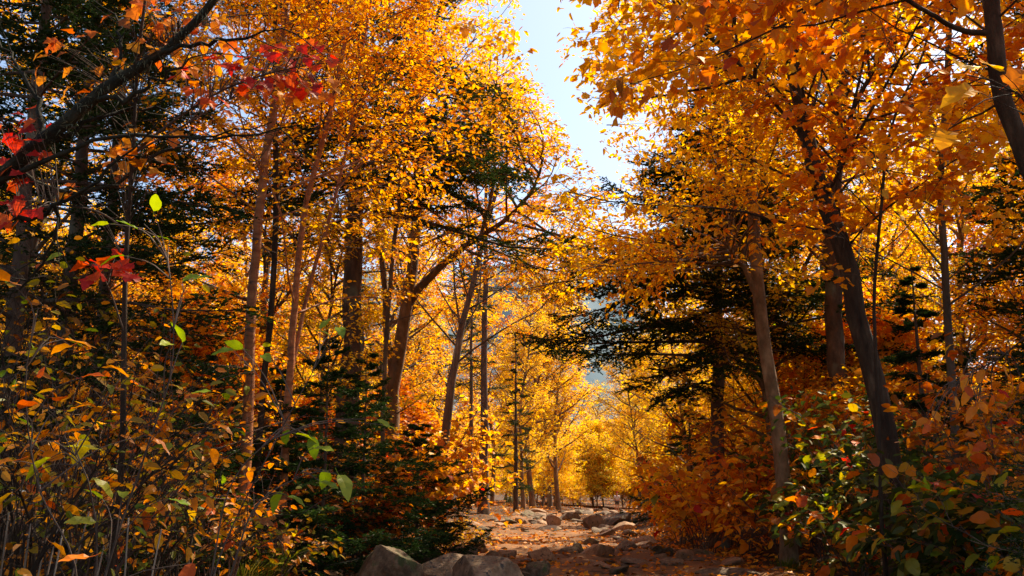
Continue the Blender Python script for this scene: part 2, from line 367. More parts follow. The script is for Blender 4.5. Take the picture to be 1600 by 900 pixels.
big = [
 ('boulder', 'angular grey-brown boulder with a peaked top beside the fallen leaves', 600, 922, 112, 74, 'stone_mossy', 1.0, .5, (0, -.25), 9, .55),
 ('boulder', 'slanted flat-topped grey slab leaning behind the peaked boulder', 655, 888, 80, 38, 'stone', .8, .3, (0, .38), 8, .5),
 ('boulder', 'long rounded brown boulder at the foot of the slanted slab', 702, 915, 104, 40, 'stone', .8, .1, (0, .1), 3, .1),
 ('boulder', 'broad speckled grey boulder beside the long rounded one', 752, 926, 130, 46, 'stone', .8, -.1, (0, .05), 3, .1),
 ('boulder', 'dark grey egg-shaped boulder lying beside a strip of pale stone', 846, 906, 50, 30, 'stone_mossy', .9, .2, (0, -.1), 3, .5),
 ('rock', 'pale cream chip-edged stone between the two low brown boulders', 765, 884, 40, 20, 'stone', .8, .4, (0, .2), 6, .5),
 ('rock', 'tilted ochre stone with one straight edge in the mid trail', 850, 880, 44, 22, 'stone_ochre', .9, -.3, (0, -.3), 8, .5),
 ('rock', 'dark blunt stone with a shadowed face beside the ochre block', 792, 876, 40, 16, 'stone_ochre', .7, .1, (0, 0), 6, .4),
 ('rock', 'rounded ochre block standing by the yellow weeds', 748, 866, 34, 22, 'stone_ochre', .9, .1, (0, .1), 6, .5),
 ('rock', 'small black-faced stone lodged on top of the ochre block', 762, 848, 18, 12, 'stone_mossy', .9, .1, (0, 0), 6, .5),
 ('rock', 'upright brown stone among the yellow weeds', 718, 878, 34, 24, 'stone_ochre', .9, .1, (0, .1), 7, .6),
 ('rock', 'pale sloping stone behind the long rounded boulder', 733, 880, 36, 22, 'stone', .9, .5, (0, .45), 7, .5),
 ('rock', 'low smooth tan stone embedded at the bush edge', 996, 885, 60, 12, 'stone', .8, 0, (0, .05), 3, .1),
 ('rock', 'low pale hump of stone next to the smooth tan stone', 1048, 884, 44, 12, 'stone', .8, .2, (0, 0), 3, .1),
 ('rock', 'thin ledge of stone under the dark overhang of the bushes', 1080, 881, 44, 10, 'stone', .8, .2, (0, 0), 3, .1),
 ('rock', 'flat earth-covered slab at the bend of the path', 1140, 906, 110, 16, 'stone', .8, .2, (0, 0), 3, .05),
 ('rock', 'humped tan stone at the verge under the red leaves', 935, 872, 56, 24, 'stone_ochre', .9, .1, (0, -.15), 4, .2),
 ('rock', 'dark brown triangular stone beside the humped tan stone', 905, 866, 24, 14, 'stone_mossy', .9, .1, (0, 0), 7, .5),
 ('rock', 'wide pale flat stone lying flush in the path', 885, 868, 42, 12, 'stone', .8, .1, (0, 0), 3, .1),
 ('rock', 'slanted slab in the rocky step across the trail', 925, 827, 40, 22, 'stone_ochre', .8, .1, (0, -.35), 8, .5),
 ('rock', 'dark wedge-shaped slab ending the rocky step', 966, 822, 50, 18, 'stone', .8, .1, (0, -.2), 8, .5),
 ('rock', 'grey block topping the rocky step across the trail', 890, 814, 36, 14, 'stone', .8, .1, (0, .1), 6, .4),
 ('rock', 'brown slab at the start of the rocky step', 862, 822, 30, 14, 'stone_ochre', .8, .1, (0, -.1), 6, .4),
 ('rock', 'brown slab with a lit face under the dark wedge', 975, 832, 44, 16, 'stone_ochre', .8, .1, (0, -.1), 6, .3),
 ('rock', 'whitish stone by the scarlet ground leaves of the verge', 700, 797, 18, 9, 'stone', .8, .1, (0, -.1), 6, .3),
 ('rock', 'long grey slab sunk in red leaves above the verge', 722, 826, 34, 14, 'stone', .8, .1, (0, .2), 4, .3),
]
for q, (nm, lb, x, y, w, h, mt, dep, rz, tl, cuts, rgh) in enumerate(big):
    me = rock_mesh(nm, M[mt], 5, 100 + q, .7, cuts + 5, .06 + .06 * min(rgh, .5))
    rock(nm, lb, x, y, w, h, me, dep, rz, tl)
def scatter_stone(x, y, s, zone):
    k = int(rng.integers(10)); o = link('stone', rock_protos[k])
    o.scale = (s * rng.uniform(.8, 1.3), s * rng.uniform(.8, 1.3), s * rng.uniform(.5, .9)); o.rotation_euler = (rng.normal(0, .2), rng.normal(0, .2), rng.random() * 6.28)
    o.location = (x, y, float(gz(x, y)) + .02 + s * .12)
    col = ['grey', 'ochre', 'grey', 'ochre', 'mossy'][k % 5]; sz = 'small' if s < .11 else 'fist-sized' if s < .17 else 'large'
    tag(o, f'{sz} {col} loose stone {zone}', 'stone', f'{sz} {col} stones {zone}')
for _ in range(150):
    y = 11.3 + 22 * rng.random() ** 1.3; u = rng.uniform(-1.05, 1.05)
    if abs(u) < .5 and rng.random() < .45 and y > 15: u = math.copysign(rng.uniform(.6, 1.05), u)
    scatter_stone(trail_c(y) + u * trail_w(y), y, float(np.clip(rng.lognormal(-2.15, .45), .05, .3)), 'on the path before the rocky step')
for _ in range(75):
    y = 34 + 9 * rng.random(); scatter_stone(trail_c(y) + rng.uniform(-1, 1) * trail_w(y), y, float(np.clip(rng.lognormal(-1.6, .4), .1, .42)), 'heaped in the rocky step across the trail')
for _ in range(45):
    y = 43 + 40 * rng.random(); scatter_stone(trail_c(y) + rng.uniform(-1, 1) * trail_w(y), y, float(np.clip(rng.lognormal(-1.5, .4), .1, .4)), 'on the far path towards the hiker')

# ------------------------------------------------------------------ leaf litter, grass
def litter(n, xr, yr, on_trail, size, dens=1.0):
    x = rng.uniform(*xr, n); y = yr[0] + (yr[1] - yr[0]) * rng.random(n) ** 1.5
    off = np.abs(x - trail_c(y)) - trail_w(y)
    keep = rng.random(n) < np.where(off < -.3, on_trail * (.35 + .65 * (np.sin(x * 2.3 + y * 1.1) * np.sin(y * 1.7 - x) > -.1)), 1)
    x, y = x[keep], y[keep]; m = len(x)
    ang = rng.random(m) * 6.28; d = np.stack([np.cos(ang), np.sin(ang), rng.normal(0, .25, m)], -1)
    up = norm(np.array([0, 0, 1.0]) + rng.normal(0, .4, (m, 3)))
    return np.stack([x, y, gz(x, y) + .03 + rng.random(m) * .03], -1), d, up, size * rng.uniform(.6, 1.2, m)
b = Buf()
add_leaves(b, *litter(15000, (-6, 7), (8, 24), .8, .075), 'maple')
add_leaves(b, *litter(24000, (-10, 14), (20, 60), .8, .10), 'oval')
add_leaves(b, *litter(14000, (-14, 34), (55, 165), .8, .20), 'oval')
tag(link('fallen_leaves', b.mesh('fallen_leaves', M['litter'])), 'orange and brown fallen leaves littering the path and verges', 'leaves', kind='stuff')
def grass_tuft(p, n, h, sp):
    b = Buf(); a = rng.random(n) * 6.28; base = p + np.stack([np.cos(a), np.sin(a), 0 * a], -1) * (rng.random(n) * sp * .4)[:, None]
    L = h * rng.uniform(.5, 1.1, n); lean = np.stack([np.cos(a), np.sin(a), 0 * a], -1) * (rng.uniform(.2, .9, n) * L)[:, None]
    s = np.stack([-np.sin(a), np.cos(a), 0 * a], -1) * .006
    m1 = base + lean * .3 + np.array([0, 0, 1]) * (L * .6)[:, None]; tip = base + lean + np.array([0, 0, 1]) * (L * .85)[:, None]
    V = np.stack([base - s, base + s, m1 + s * .8, m1 - s * .8, tip], 1); o = (np.arange(n) * 5)[:, None]
    b.add(V.reshape(-1, 3), o + np.array([3, 2, 4]), o + np.array([0, 1, 2, 3]), np.repeat(rng.random(n), 5)); return b

# ------------------------------------------------------------------ single leaves (parts)
def leaf_mesh(name, outline, curl, twist, mat, petiole=.35):
    """one leaf with a raised midrib, curved blade and stalk; lies along +X, length 1"""
    o = np.array(outline); top = o[o[:, 1] >= 0]
    xsn = np.linspace(0, 1, 9); hw = None
    b = Buf(); V, T = [], []
    n = len(o)
    def z(x, y): return .16 * abs(y) - curl * x * x + twist * x * y + .03 * math.sin(14 * x) * (abs(y) > .05)
    # midrib vertices then outline, strip both sides
    mid = [(x, 0) for x in np.linspace(0, 1, 6)]
    V = [(x, y, z(x, y)) for x, y in mid] + [(x, y, z(x, y)) for x, y in o]
    up = [6 + q for q in range(n) if o[q][1] > 0]; dn = [6 + q for q in range(n) if o[q][1] < 0]
    for side, flip in ((up, False), (dn, True)):
        i = 0; chain = side
        prev = chain[0]; T.append((0, chain[0], 1))
        for c in chain[1:]:
            T.append((i + 1, prev, c)) if i + 1 < 5 else T.append((min(i + 1, 5), prev, c))
            prev = c
            while i + 1 < 5 and V[c][0] > V[i + 1][0] + .05:
                T.append((i + 1, c, i + 2)); i += 1
    b.add(V, T)
    tubes(b, np.array([[-petiole, 0, .02 + .1], [-petiole * .5, 0, .04], [0, 0, 0]]), np.array([.012, .010, .012]), 3)
    return b.mesh(name, mat)
ov = lambda w: [(.0, .001)] + [(x, w * math.sin(math.pi * x ** .8) ** .75) for x in np.linspace(.12, .93, 6)] + [(1, .001)]
def both(h): return h + [(x, -y) for x, y in h]
OUT = {'ovate': both(ov(.29)), 'broad': both(ov(.37)), 'lance': both(ov(.22)),
       'maple': both([(.0, .02), (-.04, .18), (.04, .40), (.14, .37), (.24, .35), (.40, .50), (.53, .57), (.60, .46), (.63, .32), (.74, .30), (.85, .16), (1, .001)])}
LM = {}
for mt in ('red_one', 'orange_one', 'gold_one', 'green_one', 'olive_one'):
    for sh in OUT:
        LM[mt, sh] = [leaf_mesh('leaf', OUT[sh], c, t, M[mt]) for c, t in ((.15, .15), (.38, -.35), (.6, .4))]
def single_leaves(parent, pos, d, up, size, mt, shape):
    """each leaf an object of its own under its plant"""
    org = np.array(parent.location); d, s, n = leaf_frames(d, up)
    for q in range(len(pos)):
        o = link('leaf', LM[mt, shape][q % 3], parent); k = size[q]; p = pos[q] - org
        o.matrix_basis = Matrix(((d[q, 0] * k, s[q, 0] * k, n[q, 0] * k, p[0]), (d[q, 1] * k, s[q, 1] * k, n[q, 1] * k, p[1]), (d[q, 2] * k, s[q, 2] * k, n[q, 2] * k, p[2]), (0, 0, 0, 1)))
def in_view(pos, m=30):
    x, y, d = project(pos); return (x > -m) & (x < 1600 + m) & (y > -m) & (y < 900 + m) & (d > .5)
def split_leaves(parent, lv, n_single, mt, shape, crown_mat, crown_shape, name='crown', palette=None):
    """the n leaves that show largest become leaf objects, the rest one crown mesh"""
    pos, d, up, size = lv
    score = size / np.maximum(np.linalg.norm(pos - np.array([0, 0, CAM_H]), axis=1), .5) * in_view(pos) * rng.uniform(.6, 1, len(pos))
    order = np.argsort(-score); a, r = order[:n_single], order[n_single:]
    a = a[score[a] > 0]
    if palette is None: single_leaves(parent, pos[a], d[a], up[a], size[a], mt, shape)
    else:
        pick = rng.choice(len(palette), len(a), p=[w for _, _, w in palette])
        # leaves of a twig share their colour: let the pick follow position
        for q, (m_, s_, _) in enumerate(palette):
            g = a[pick == q]; single_leaves(parent, pos[g], d[g], up[g], size[g], m_, s_)
    if len(r):
        b = Buf(); add_leaves(b, pos[r], d[r], up[r], size[r], crown_shape)
        o = link(name, b.mesh(name, crown_mat, parent.location), parent)
        if n_single: o['kind'] = 'stuff'

# ------------------------------------------------------------------ broadleaf trees
def gap_keep(pos, rg=None):
    """the strip of sky above the trail: crowns stop short of it"""
    x, y, z = pos[:, 0], pos[:, 1], pos[:, 2] - CAM_H
    c = np.interp(z / np.maximum(y, 1), [0, .30, .37, .44, .5], [.15, .118, .080, .045, .030]) * y
    w = np.interp(z / np.maximum(y, 1), [0, .30, .33, .40, .5], [0, 0, .018, .040, .034]) * y
    return np.abs(x - c) > w * (rg or rng).uniform(.30, 1.15, len(x))
def trunk_part(parent, pts, r0, r1, mat, n=26, k=12, flare=.5, bump=.06, name='trunk'):
    L = smooth_line(pts, n); t = np.linspace(0, 1, n)
    L[1:-1, :2] += rng.normal(0, r0 * .10, (n - 2, 2))
    r = r0 + (r1 - r0) * t ** .9
    hgt = L[:, 2] - L[0, 2]
    if flare: r = r * (1 + flare * np.exp(-hgt / .22))
    b = Buf(); tubes(b, L, r, k, bump)
    o = link(name, b.mesh(name, mat, parent.location, True), parent)
    return L, r
def crown_of(axes, n1, t01, L1, ang1, n2, L2, n3, L3, nl, size, up1=.25, droop=.25, zcap=None, rg=None, gap=True, tilt=.45):
    rg = rg or rng
    A, la, ta, ia = sprout(axes, n1, *t01, L1, ang1, up=up1, wob=.10, n=7, planar=False, rg=rg)
    B, lb, tb, ib = sprout(A, n2, .22, .98, lambda t: L2 * (1.15 - .7 * t), 48, up=.12, wob=.12, n=5, rg=rg)
    C, lc, tc_, ic = sprout(B, n3, .15, 1.0, lambda t: L3 * (1.1 - .5 * t), 48, up=.0, wob=.14, n=4, rg=rg)
    lv = twig_leaves(np.concatenate([C, B[:, -4:]]), nl, size, droop=droop, rg=rg, tilt=tilt)
    if gap:
        k = gap_keep(lv[0]); lv = tuple(v[k] for v in lv)
        ka, kb, kc = [gap_keep(Z.reshape(-1, 3)).reshape(Z.shape[:2]).all(1) for Z in (A, B, C)]; A, la, B, C = A[ka], la[ka], B[kb], C[kc]
    return A, la, B, C, lv
def wood(parent, A, la, B, C, rA, mat, mtwig, per_limb=True):
    r = lambda P, a, b: a[:, None] + (b - a)[:, None] * np.linspace(0, 1, P.shape[1])[None]
    ra = rA * np.clip(la / max(la.max(), .01), .35, 1)
    if per_limb:
        for q in range(len(A)):
            b = Buf(); tubes(b, A[q:q + 1], r(A[q:q + 1], ra[q:q + 1], ra[q:q + 1] * .25), 6)
            link('limb', b.mesh('limb', mat, parent.location, True), parent)
        b = Buf()
    else:
        b = Buf(); tubes(b, A, r(A, ra, ra * .25), 5)
    nB = np.full(len(B), rA * .28); tubes(b, B, r(B, nB, nB * .4), 4)
    nC = np.full(len(C), max(rA * .12, .0022)); tubes(b, C, r(C, nC, nC * .5), 3)
    o = link('twigs', b.mesh('twigs', mtwig, parent.location), parent); o['kind'] = 'stuff'

def hero(name, label, cat, pts, r0, r1, bark, crown_args, leaf, shape, singles=0, smat=None, sshape='ovate', extra=(), limb_r=.03, twig='twig', flare=.3, group=None, pal=None):
    pts = [np.asarray(p, float) for p in pts]
    p0 = pts[0].copy(); g = float(gz(p0[0], p0[1])); base = np.array([p0[0], p0[1], g])
    if p0[2] > g + .1: pts = [np.array([p0[0], p0[1], g - .12])] + pts
    t = thing(name, base, label, cat, group)
    L, r = trunk_part(t, pts, r0, r1, M[bark], flare=flare)
    axes = [L]
    for e in extra:
        le, _ = trunk_part(t, e[0], e[1], e[2], M[bark], n=26, k=8, flare=0, name='limb'); axes.append(le)
    A, la, B, C, lv = crown_of(np.array(axes), **crown_args)
    wood(t, A, la, B, C, limb_r, M[bark], M[twig])
    split_leaves(t, lv, singles, smat, sshape, M[leaf], shape, palette=pal)
    return t

def line(D, *pp): return [px(x, y, D + dd) for (x, y, *q) in pp for dd in [(q[0] if q else 0)]]
# --- the left side
hero('birch_tree', 'slender copper-barked birch rising straight beside the dark thin trunk', 'tree',
     line(10, (376, 870), (388, 620), (397, 420), (415, 240), (440, 90, .2), (452, -60, .4), (470, -230, .6)), .062, .03, 'bark_birch',
     dict(n1=26, t01=(.42, 1), L1=lambda t: 2.3 * (1.2 - .5 * t), ang1=62, n2=7, L2=.85, n3=5, L3=.32, nl=6, size=.068), 'amber', 'oval', limb_r=.016)
hero('maple_tree', 'thin black-barked stem close to the copper-barked birch', 'tree',
     line(10.6, (398, 860), (408, 640), (424, 480), (432, 300), (428, 150), (430, 0), (432, -160)), .040, .022, 'bark_dark',
     dict(n1=18, t01=(.5, 1), L1=lambda t: 1.9 + 0 * t, ang1=60, n2=7, L2=.8, n3=5, L3=.3, nl=6, size=.07), 'orange', 'oval', limb_r=.013)
hero('beech_tree', 'slim reddish tree forking low above the young firs', 'tree',
     line(10.8, (438, 860), (449, 640), (460, 480), (476, 330), (512, 190), (540, 60), (575, -100)), .050, .02, 'bark_birch',
     dict(n1=24, t01=(.38, 1), L1=lambda t: 2.1 * (1.2 - .5 * t), ang1=58, n2=7, L2=.8, n3=5, L3=.32, nl=6, size=.068), 'amber', 'oval', limb_r=.014,
     extra=[(line(10.8, (452, 600), (480, 460, .2), (515, 340, .3), (548, 200, .5), (570, 60, .8), (590, -60, 1)), .026, .01)])
hero('beech_tree', 'smooth grey beech with two upright forks glowing behind the young firs', 'tree',
     line(18, (606, 870), (612, 640), (628, 520), (640, 440), (652, 330), (650, 200), (660, 60), (670, -80)), .16, .05, 'bark_beech',
     dict(n1=26, t01=(.40, 1), L1=lambda t: 3.2 * (1.15 - .5 * t), ang1=60, n2=8, L2=1.0, n3=5, L3=.4, nl=6, size=.085), 'amber', 'oval', limb_r=.035,
     extra=[(line(18, (634, 480), (665, 440), (720, 390, -.5), (780, 350, -1), (830, 300, -1.3), (850, 240, -1.5)), .085, .02),
            (line(18, (616, 600), (604, 520), (600, 430), (585, 300), (590, 160), (580, 20)), .07, .03)])
hero('maple_tree', 'orange-topped maple leaning towards the strip of sky', 'tree',
     line(26, (690, 830), (700, 640), (730, 480), (765, 340), (792, 250), (812, 185), (822, 150)), .15, .015, 'bark_maple',
     dict(n1=30, t01=(.35, 1), L1=lambda t: 3.6 * (1.2 - .75 * t), ang1=52, n2=8, L2=1.1, n3=5, L3=.42, nl=6, size=.10, up1=.5), 'orange', 'oval', limb_r=.03)
hero('beech_tree', 'beech with layered golden sprays screening the great spruce trunk', 'tree',
     line(14, (600, 900), (598, 700), (604, 520), (622, 330), (650, 160), (690, 0), (715, -150)), .035, .02, 'bark_beech',
     dict(n1=24, t01=(.45, 1), L1=lambda t: 2.0 * (1.2 - .4 * t), ang1=65, n2=7, L2=.85, n3=5, L3=.34, nl=6, size=.072), 'amber', 'oval', limb_r=.014)
# --- the right side
hero('beech_tree', 'grey-barked beech with a broken stub branch beside the dark spruce', 'tree',
     line(13, (1226, 760), (1214, 660), (1196, 550), (1182, 440), (1174, 300), (1166, 150), (1158, 0), (1150, -160), (1140, -400)), .105, .045, 'bark_beech',  # top carried above the view so its crown shades trail and thicket
     dict(n1=28, t01=(.50, 1), L1=lambda t: 2.5 + 0 * t, ang1=62, n2=7, L2=.95, n3=5, L3=.36, nl=6, size=.085), 'gold', 'oval', limb_r=.022,
     extra=[(line(13, (1184, 470), (1164, 420, -.1), (1146, 396, -.2), (1129, 379, -.3)), .045, .028)])
hero('maple_tree', 'dark curving maple with broad yellow leaves and a twin stem', 'tree',
     line(10, (1402, 830), (1384, 680), (1350, 530), (1322, 400), (1285, 310), (1256, 210), (1240, 110), (1238, -20), (1242, -160), (1230, -460)), .125, .036, 'bark_dark',  # upper trunk extended out of view; the added crown shades the left thicket
     dict(n1=34, t01=(.34, 1), L1=lambda t: 2.4 + 0 * t, ang1=60, n2=6, L2=.9, n3=4, L3=.32, nl=4, size=.098, droop=.45), 'gold', 'oval', singles=280, smat='gold_one', sshape='maple', limb_r=.02,
     extra=[(line(10, (1330, 430), (1312, 360, .1), (1310, 280, .2), (1330, 180, .3), (1372, 90, .5), (1400, 0, .6)), .036, .014),
            (line(10, (1256, 220), (1210, 160, -.1), (1160, 105, -.1), (1110, 55, .1), (1075, 0, .3)), .022, .008)])
hero('maple_tree', 'black leaning maple with one long bare arm and smooth bark', 'tree',
     line(6, (1720, 640), (1690, 470), (1640, 330), (1596, 235), (1568, 150), (1553, 60), (1548, -40), (1545, -260)), .075, .045, 'bark_dark',
     dict(n1=14, t01=(.62, 1), L1=lambda t: 1.7 + 0 * t, ang1=62, n2=6, L2=.8, n3=4, L3=.3, nl=5, size=.09, droop=.4), 'orange', 'maple', singles=60, smat='orange_one', sshape='maple', limb_r=.012,
     extra=[(line(6, (1550, 52), (1515, 50), (1490, 42, -.05), (1460, 25, -.1), (1412, -4, -.2), (1340, -60, -.3)), .020, .010)])
hero('maple_tree', 'thick shaded maple trunk standing behind the dark curving maple', 'tree',
     line(15.5, (1312, 800), (1312, 640), (1304, 520), (1300, 400), (1306, 250), (1320, 80), (1330, -80)), .17, .09, 'bark_spruce',
     dict(n1=28, t01=(.40, 1), L1=lambda t: 3.0 * (1.2 - .4 * t), ang1=62, n2=6, L2=1.05, n3=5, L3=.4, nl=5, size=.09, droop=.4), 'amber', 'maple', limb_r=.03)
hero('maple_tree', 'young maple hung with heavy orange foliage behind the leaning black maple', 'tree',
     line(11.5, (1500, 860), (1490, 640), (1478, 450), (1470, 280), (1480, 120), (1490, -60), (1500, -200)), .05, .03, 'bark_maple',
     dict(n1=28, t01=(.30, 1), L1=lambda t: 2.2 * (1.2 - .4 * t), ang1=64, n2=6, L2=.9, n3=4, L3=.33, nl=5, size=.095, droop=.4), 'amber', 'maple', singles=150, smat='gold_one', sshape='maple', limb_r=.016)
hero('maple_tree', 'crooked sapling with scarlet-tinged crown between the beech and dark maple', 'tree',
     line(9.2, (1378, 820), (1372, 640), (1366, 480), (1376, 330), (1392, 200), (1440, 90), (1470, -20)), .022, .010, 'bark_dark',
     dict(n1=16, t01=(.45, 1), L1=lambda t: 1.5 + 0 * t, ang1=58, n2=6, L2=.7, n3=4, L3=.28, nl=5, size=.09), 'orange', 'maple', limb_r=.009)
hero('maple_tree', 'golden maple arching over the path from behind the dark spruce', 'tree',
     line(21, (1250, 850), (1230, 640), (1195, 450), (1160, 300), (1125, 170), (1095, 60), (1075, -60)), .14, .04, 'bark_maple',
     dict(n1=26, t01=(.45, 1), L1=lambda t: 3.3 * (1.15 - .5 * t), ang1=58, n2=8, L2=1.1, n3=5, L3=.42, nl=6, size=.10), 'gold', 'oval', limb_r=.03)

# ------------------------------------------------------------------ conifers
def needles(buf, P, step, ln, w, rg):
    """needles both sides of every twig"""
    seg = np.linalg.norm(np.diff(P, axis=1), axis=2).sum(1); per = np.maximum((seg / step).astype(int), 3)
    idx = np.repeat(np.arange(len(P)), per); n = len(idx)
    t = rg.random(n); pos, tan = at(P, idx, t)
    s = norm(np.cross(tan, np.array([0, 0, 1.0])) + 1e-4); w_ = np.cross(s, tan)
    phi = rg.choice([0, math.pi], n) + rg.normal(.0, .75, n)
    d = norm(tan * .65 + (np.cos(phi)[:, None] * s + np.abs(np.sin(phi))[:, None] * w_ * .7) * .9)
    L_ = ln * rg.uniform(.7, 1.3, n); side = norm(np.cross(d, rg.normal(0, 1, (n, 3)))) * w
    V = np.stack([pos - side, pos + side, pos + d * L_[:, None]], 1)
    buf.add(V.reshape(-1, 3), np.arange(n * 3).reshape(-1, 3), None, np.repeat(rg.random(len(P))[idx] * .7 + rg.random(n) * .3, 3))
def conifer(name, label, cat, base, H, r0, crown0, nb, Lmax, mat='needle', bark='bark_spruce', az=None, droop=-.25, top=None, nd=.012, nl=.042, nw=.0095, dead=0, lean=(0, 0), rg=None, n2=20, n3=9, group=None, prof=1.0, boughs=()):
    rg = rg or rng
    base = np.asarray(base, float)
    t = thing(name, base, label, cat, group)
    pts = [base + (0, 0, -.15)] + [base + np.array([lean[0] * f, lean[1] * f, H * f]) for f in (.25, .5, .75, 1)]
    L, r = trunk_part(t, pts, r0, r0 * .12, M[bark], n=24, k=10, flare=.35)
    ax = L[None]
    lenf = lambda tt: Lmax * np.clip(1 - ((tt - crown0) / (1 - crown0)), .06, 1) ** prof
    A, la, ta, _ = sprout(ax, nb, crown0, .985, lenf, 84, up=droop, wob=.05, n=7, planar=False, az=az, rg=rg)
    if boughs:
        E = np.array([smooth_line(bp, 7) for bp in boughs]); A = np.concatenate([A, E]); la = np.r_[la, np.linalg.norm(E[:, -1] - E[:, 0], axis=1)]
    A[:, -2:, 2] += (la * .06)[:, None] * np.array([.4, 1])[None]
    f = la / max(la.max(), .01)
    wd = Buf(); ra = np.clip(r0 * .22 * f, .006, .04); tubes(wd, A, ra[:, None] * np.linspace(1, .2, 7)[None], 5)
    B = []
    for side0 in range(1):
        Bq, lb, tb, ib = sprout(A, n2, .22, .97, lambda tt: .46 * (1.05 - .62 * tt), 52, up=-.12, wob=.06, n=4, spread=.28, rg=rg)
        k = f[ib]; Bq = Bq[:, :1] + (Bq - Bq[:, :1]) * (k * Lmax * .95)[:, None, None]; B.append(Bq)
    B = np.concatenate(B)
    C, lc, tc_, ic = sprout(B, n3, .12, .98, lambda tt: 1 + 0 * tt, 46, up=-.25, wob=.08, n=3, spread=.35, rg=rg)
    lb = np.linalg.norm(B[:, -1] - B[:, 0], axis=1)[ic]
    C = C[:, :1] + (C - C[:, :1]) * np.clip(lb * .42 * (1.1 - .6 * tc_), .03, .28)[:, None, None]
    tubes(wd, B, np.full((len(B), 1), .004) * np.linspace(1, .4, 4)[None], 3)
    if dead:
        Dd, ld, _, _ = sprout(ax, dead, .10, crown0 + .05, lambda tt: Lmax * .55 + 0 * tt, 84, up=-.12, wob=.09, n=6, planar=False, rg=rg)
        tubes(wd, Dd, np.linspace(.013, .003, 6)[None] * np.ones((len(Dd), 1)), 4)
        De, _, _, _ = sprout(Dd, 5, .3, 1, lambda tt: .35 + 0 * tt, 50, up=-.2, wob=.12, n=4, rg=rg); tubes(wd, De, np.linspace(.004, .0015, 4)[None] * np.ones((len(De), 1)), 3)
    o = link('branches', wd.mesh('branches', M['bark_spruce'], base), t); o['kind'] = 'stuff'
    nb_ = Buf(); needles(nb_, C, nd, nl, nw, rg); needles(nb_, B, nd * 1.1, nl, nw, rg)
    link('crown', nb_.mesh('crown', M[mat], base), t)
    return t
def gp(x, D):
    X = (x - 800) / F * D; return np.array((X, D, float(gz(X, D))))
# great spruce, left
conifer('spruce_tree', 'great spruce with thick scaly trunk and boughs sweeping towards the sky gap', 'tree', gp(545, 15), 15, .20, .34, 70, 2.7, dead=14, nd=.011, nw=.012,
        az=lambda n: np.where(rng.random(n) < .62, rng.normal(0.0, .75, n), rng.random(n) * 6.28) , prof=.55,
        boughs=[line(15, (548, 215), (620, 225, -.3), (720, 255, -.6), (835, 300, -.8)), line(15, (548, 180), (640, 180, .3), (740, 205, .6), (825, 240, .8)), line(15, (548, 290), (640, 285, -.2), (740, 280, -.2), (830, 285, -.2)),
                line(15, (548, 320), (660, 345, -.4), (790, 385, -.8), (935, 412, -1.0)), line(15, (548, 260), (630, 250, -.8), (710, 262, -1.4), (790, 310, -1.9))] + [line(15, (548, y0), (620, y0 - 12, d * .4), (700, y0, d * .8), (xe, y0 + 45, d)) for y0, xe, d in ((120, 790, -1.2), (150, 810, .4), (205, 815, -.2), (235, 780, -2.0), (240, 800, .9), (100, 740, 0), (190, 760, -1.6), (300, 760, -1.2))])
conifer('spruce_tree', 'dark wide-boughed spruce reaching over the path beside the grey beech', 'tree', gp(1112, 17), 8.6, .16, .38, 96, 2.8, dead=8, nd=.011, nw=.012, prof=.7, lean=(.35, 0),
        boughs=[line(17, (1122, 560), (1080, 575, -.3), (1030, 590, -.5), (985, 620, -.7)), line(17, (1122, 590), (1090, 600, -.6), (1060, 610, -1.0), (1030, 640, -1.3)),
                line(17, (1125, 440), (1040, 450, -.2), (950, 480, -.3), (870, 520, -.3)), line(17, (1125, 410), (1040, 410, .3), (950, 440, .5), (880, 470, .7)), line(17, (1128, 380), (1040, 385, -.5), (960, 420, -.8), (905, 440, -1))])
conifer('spruce_tree', 'tall dim spruce behind the leaning dead trunk', 'tree', gp(95, 12.5), 13, .13, .22, 60, 2.0, dead=8, prof=.5)
conifer('spruce_tree', 'narrow spruce close beside the tall dim one', 'tree', gp(150, 13.5), 12.5, .11, .36, 46, 1.5, dead=10, prof=.6)
conifer('spruce_tree', 'low-branched spruce darkening the edge of the thicket', 'tree', gp(10, 9.0), 10, .10, .16, 90, 1.9, prof=.5)
conifer('spruce_tree', 'straight bare-stemmed spruce at the head of the trail', 'tree', gp(757, 39), 17, .20, .48, 44, 2.2, dead=16, nd=.02, nl=.05, nw=.009)
conifer('spruce_tree', 'slender spruce with low drooping twigs near the bare-stemmed one', 'tree', gp(806, 44), 8.0, .12, .12, 40, 1.3, nd=.02, nl=.05, nw=.009)
conifer('spruce_tree', 'thin dead-twigged spruce behind the orange maple shrub', 'tree', gp(736, 40), 13, .11, .35, 36, 1.6, dead=12, nd=.02, nl=.05, nw=.009)
conifer('spruce_tree', 'small shaded spruce under the golden arching maple', 'tree', gp(1075, 22), 3.6, .05, .08, 40, 1.1, nd=.016, nl=.04, nw=.007)
conifer('spruce_tree', 'mid-sized dark spruce behind the bank bushes', 'tree', gp(1440, 12.5), 3.6, .06, .06, 44, 1.5, nd=.012)
conifer('spruce_tree', 'tall spruce top poking above the yellow maples', 'tree', gp(1300, 24), 16, .16, .3, 54, 2.3, nd=.018, nl=.05, nw=.008)
conifer('spruce_tree', 'spruce sapling at the hiker’s side of the verge', 'tree', gp(1010, 34), 2.6, .04, .06, 36, 1.0, nd=.02, nl=.05, nw=.009)
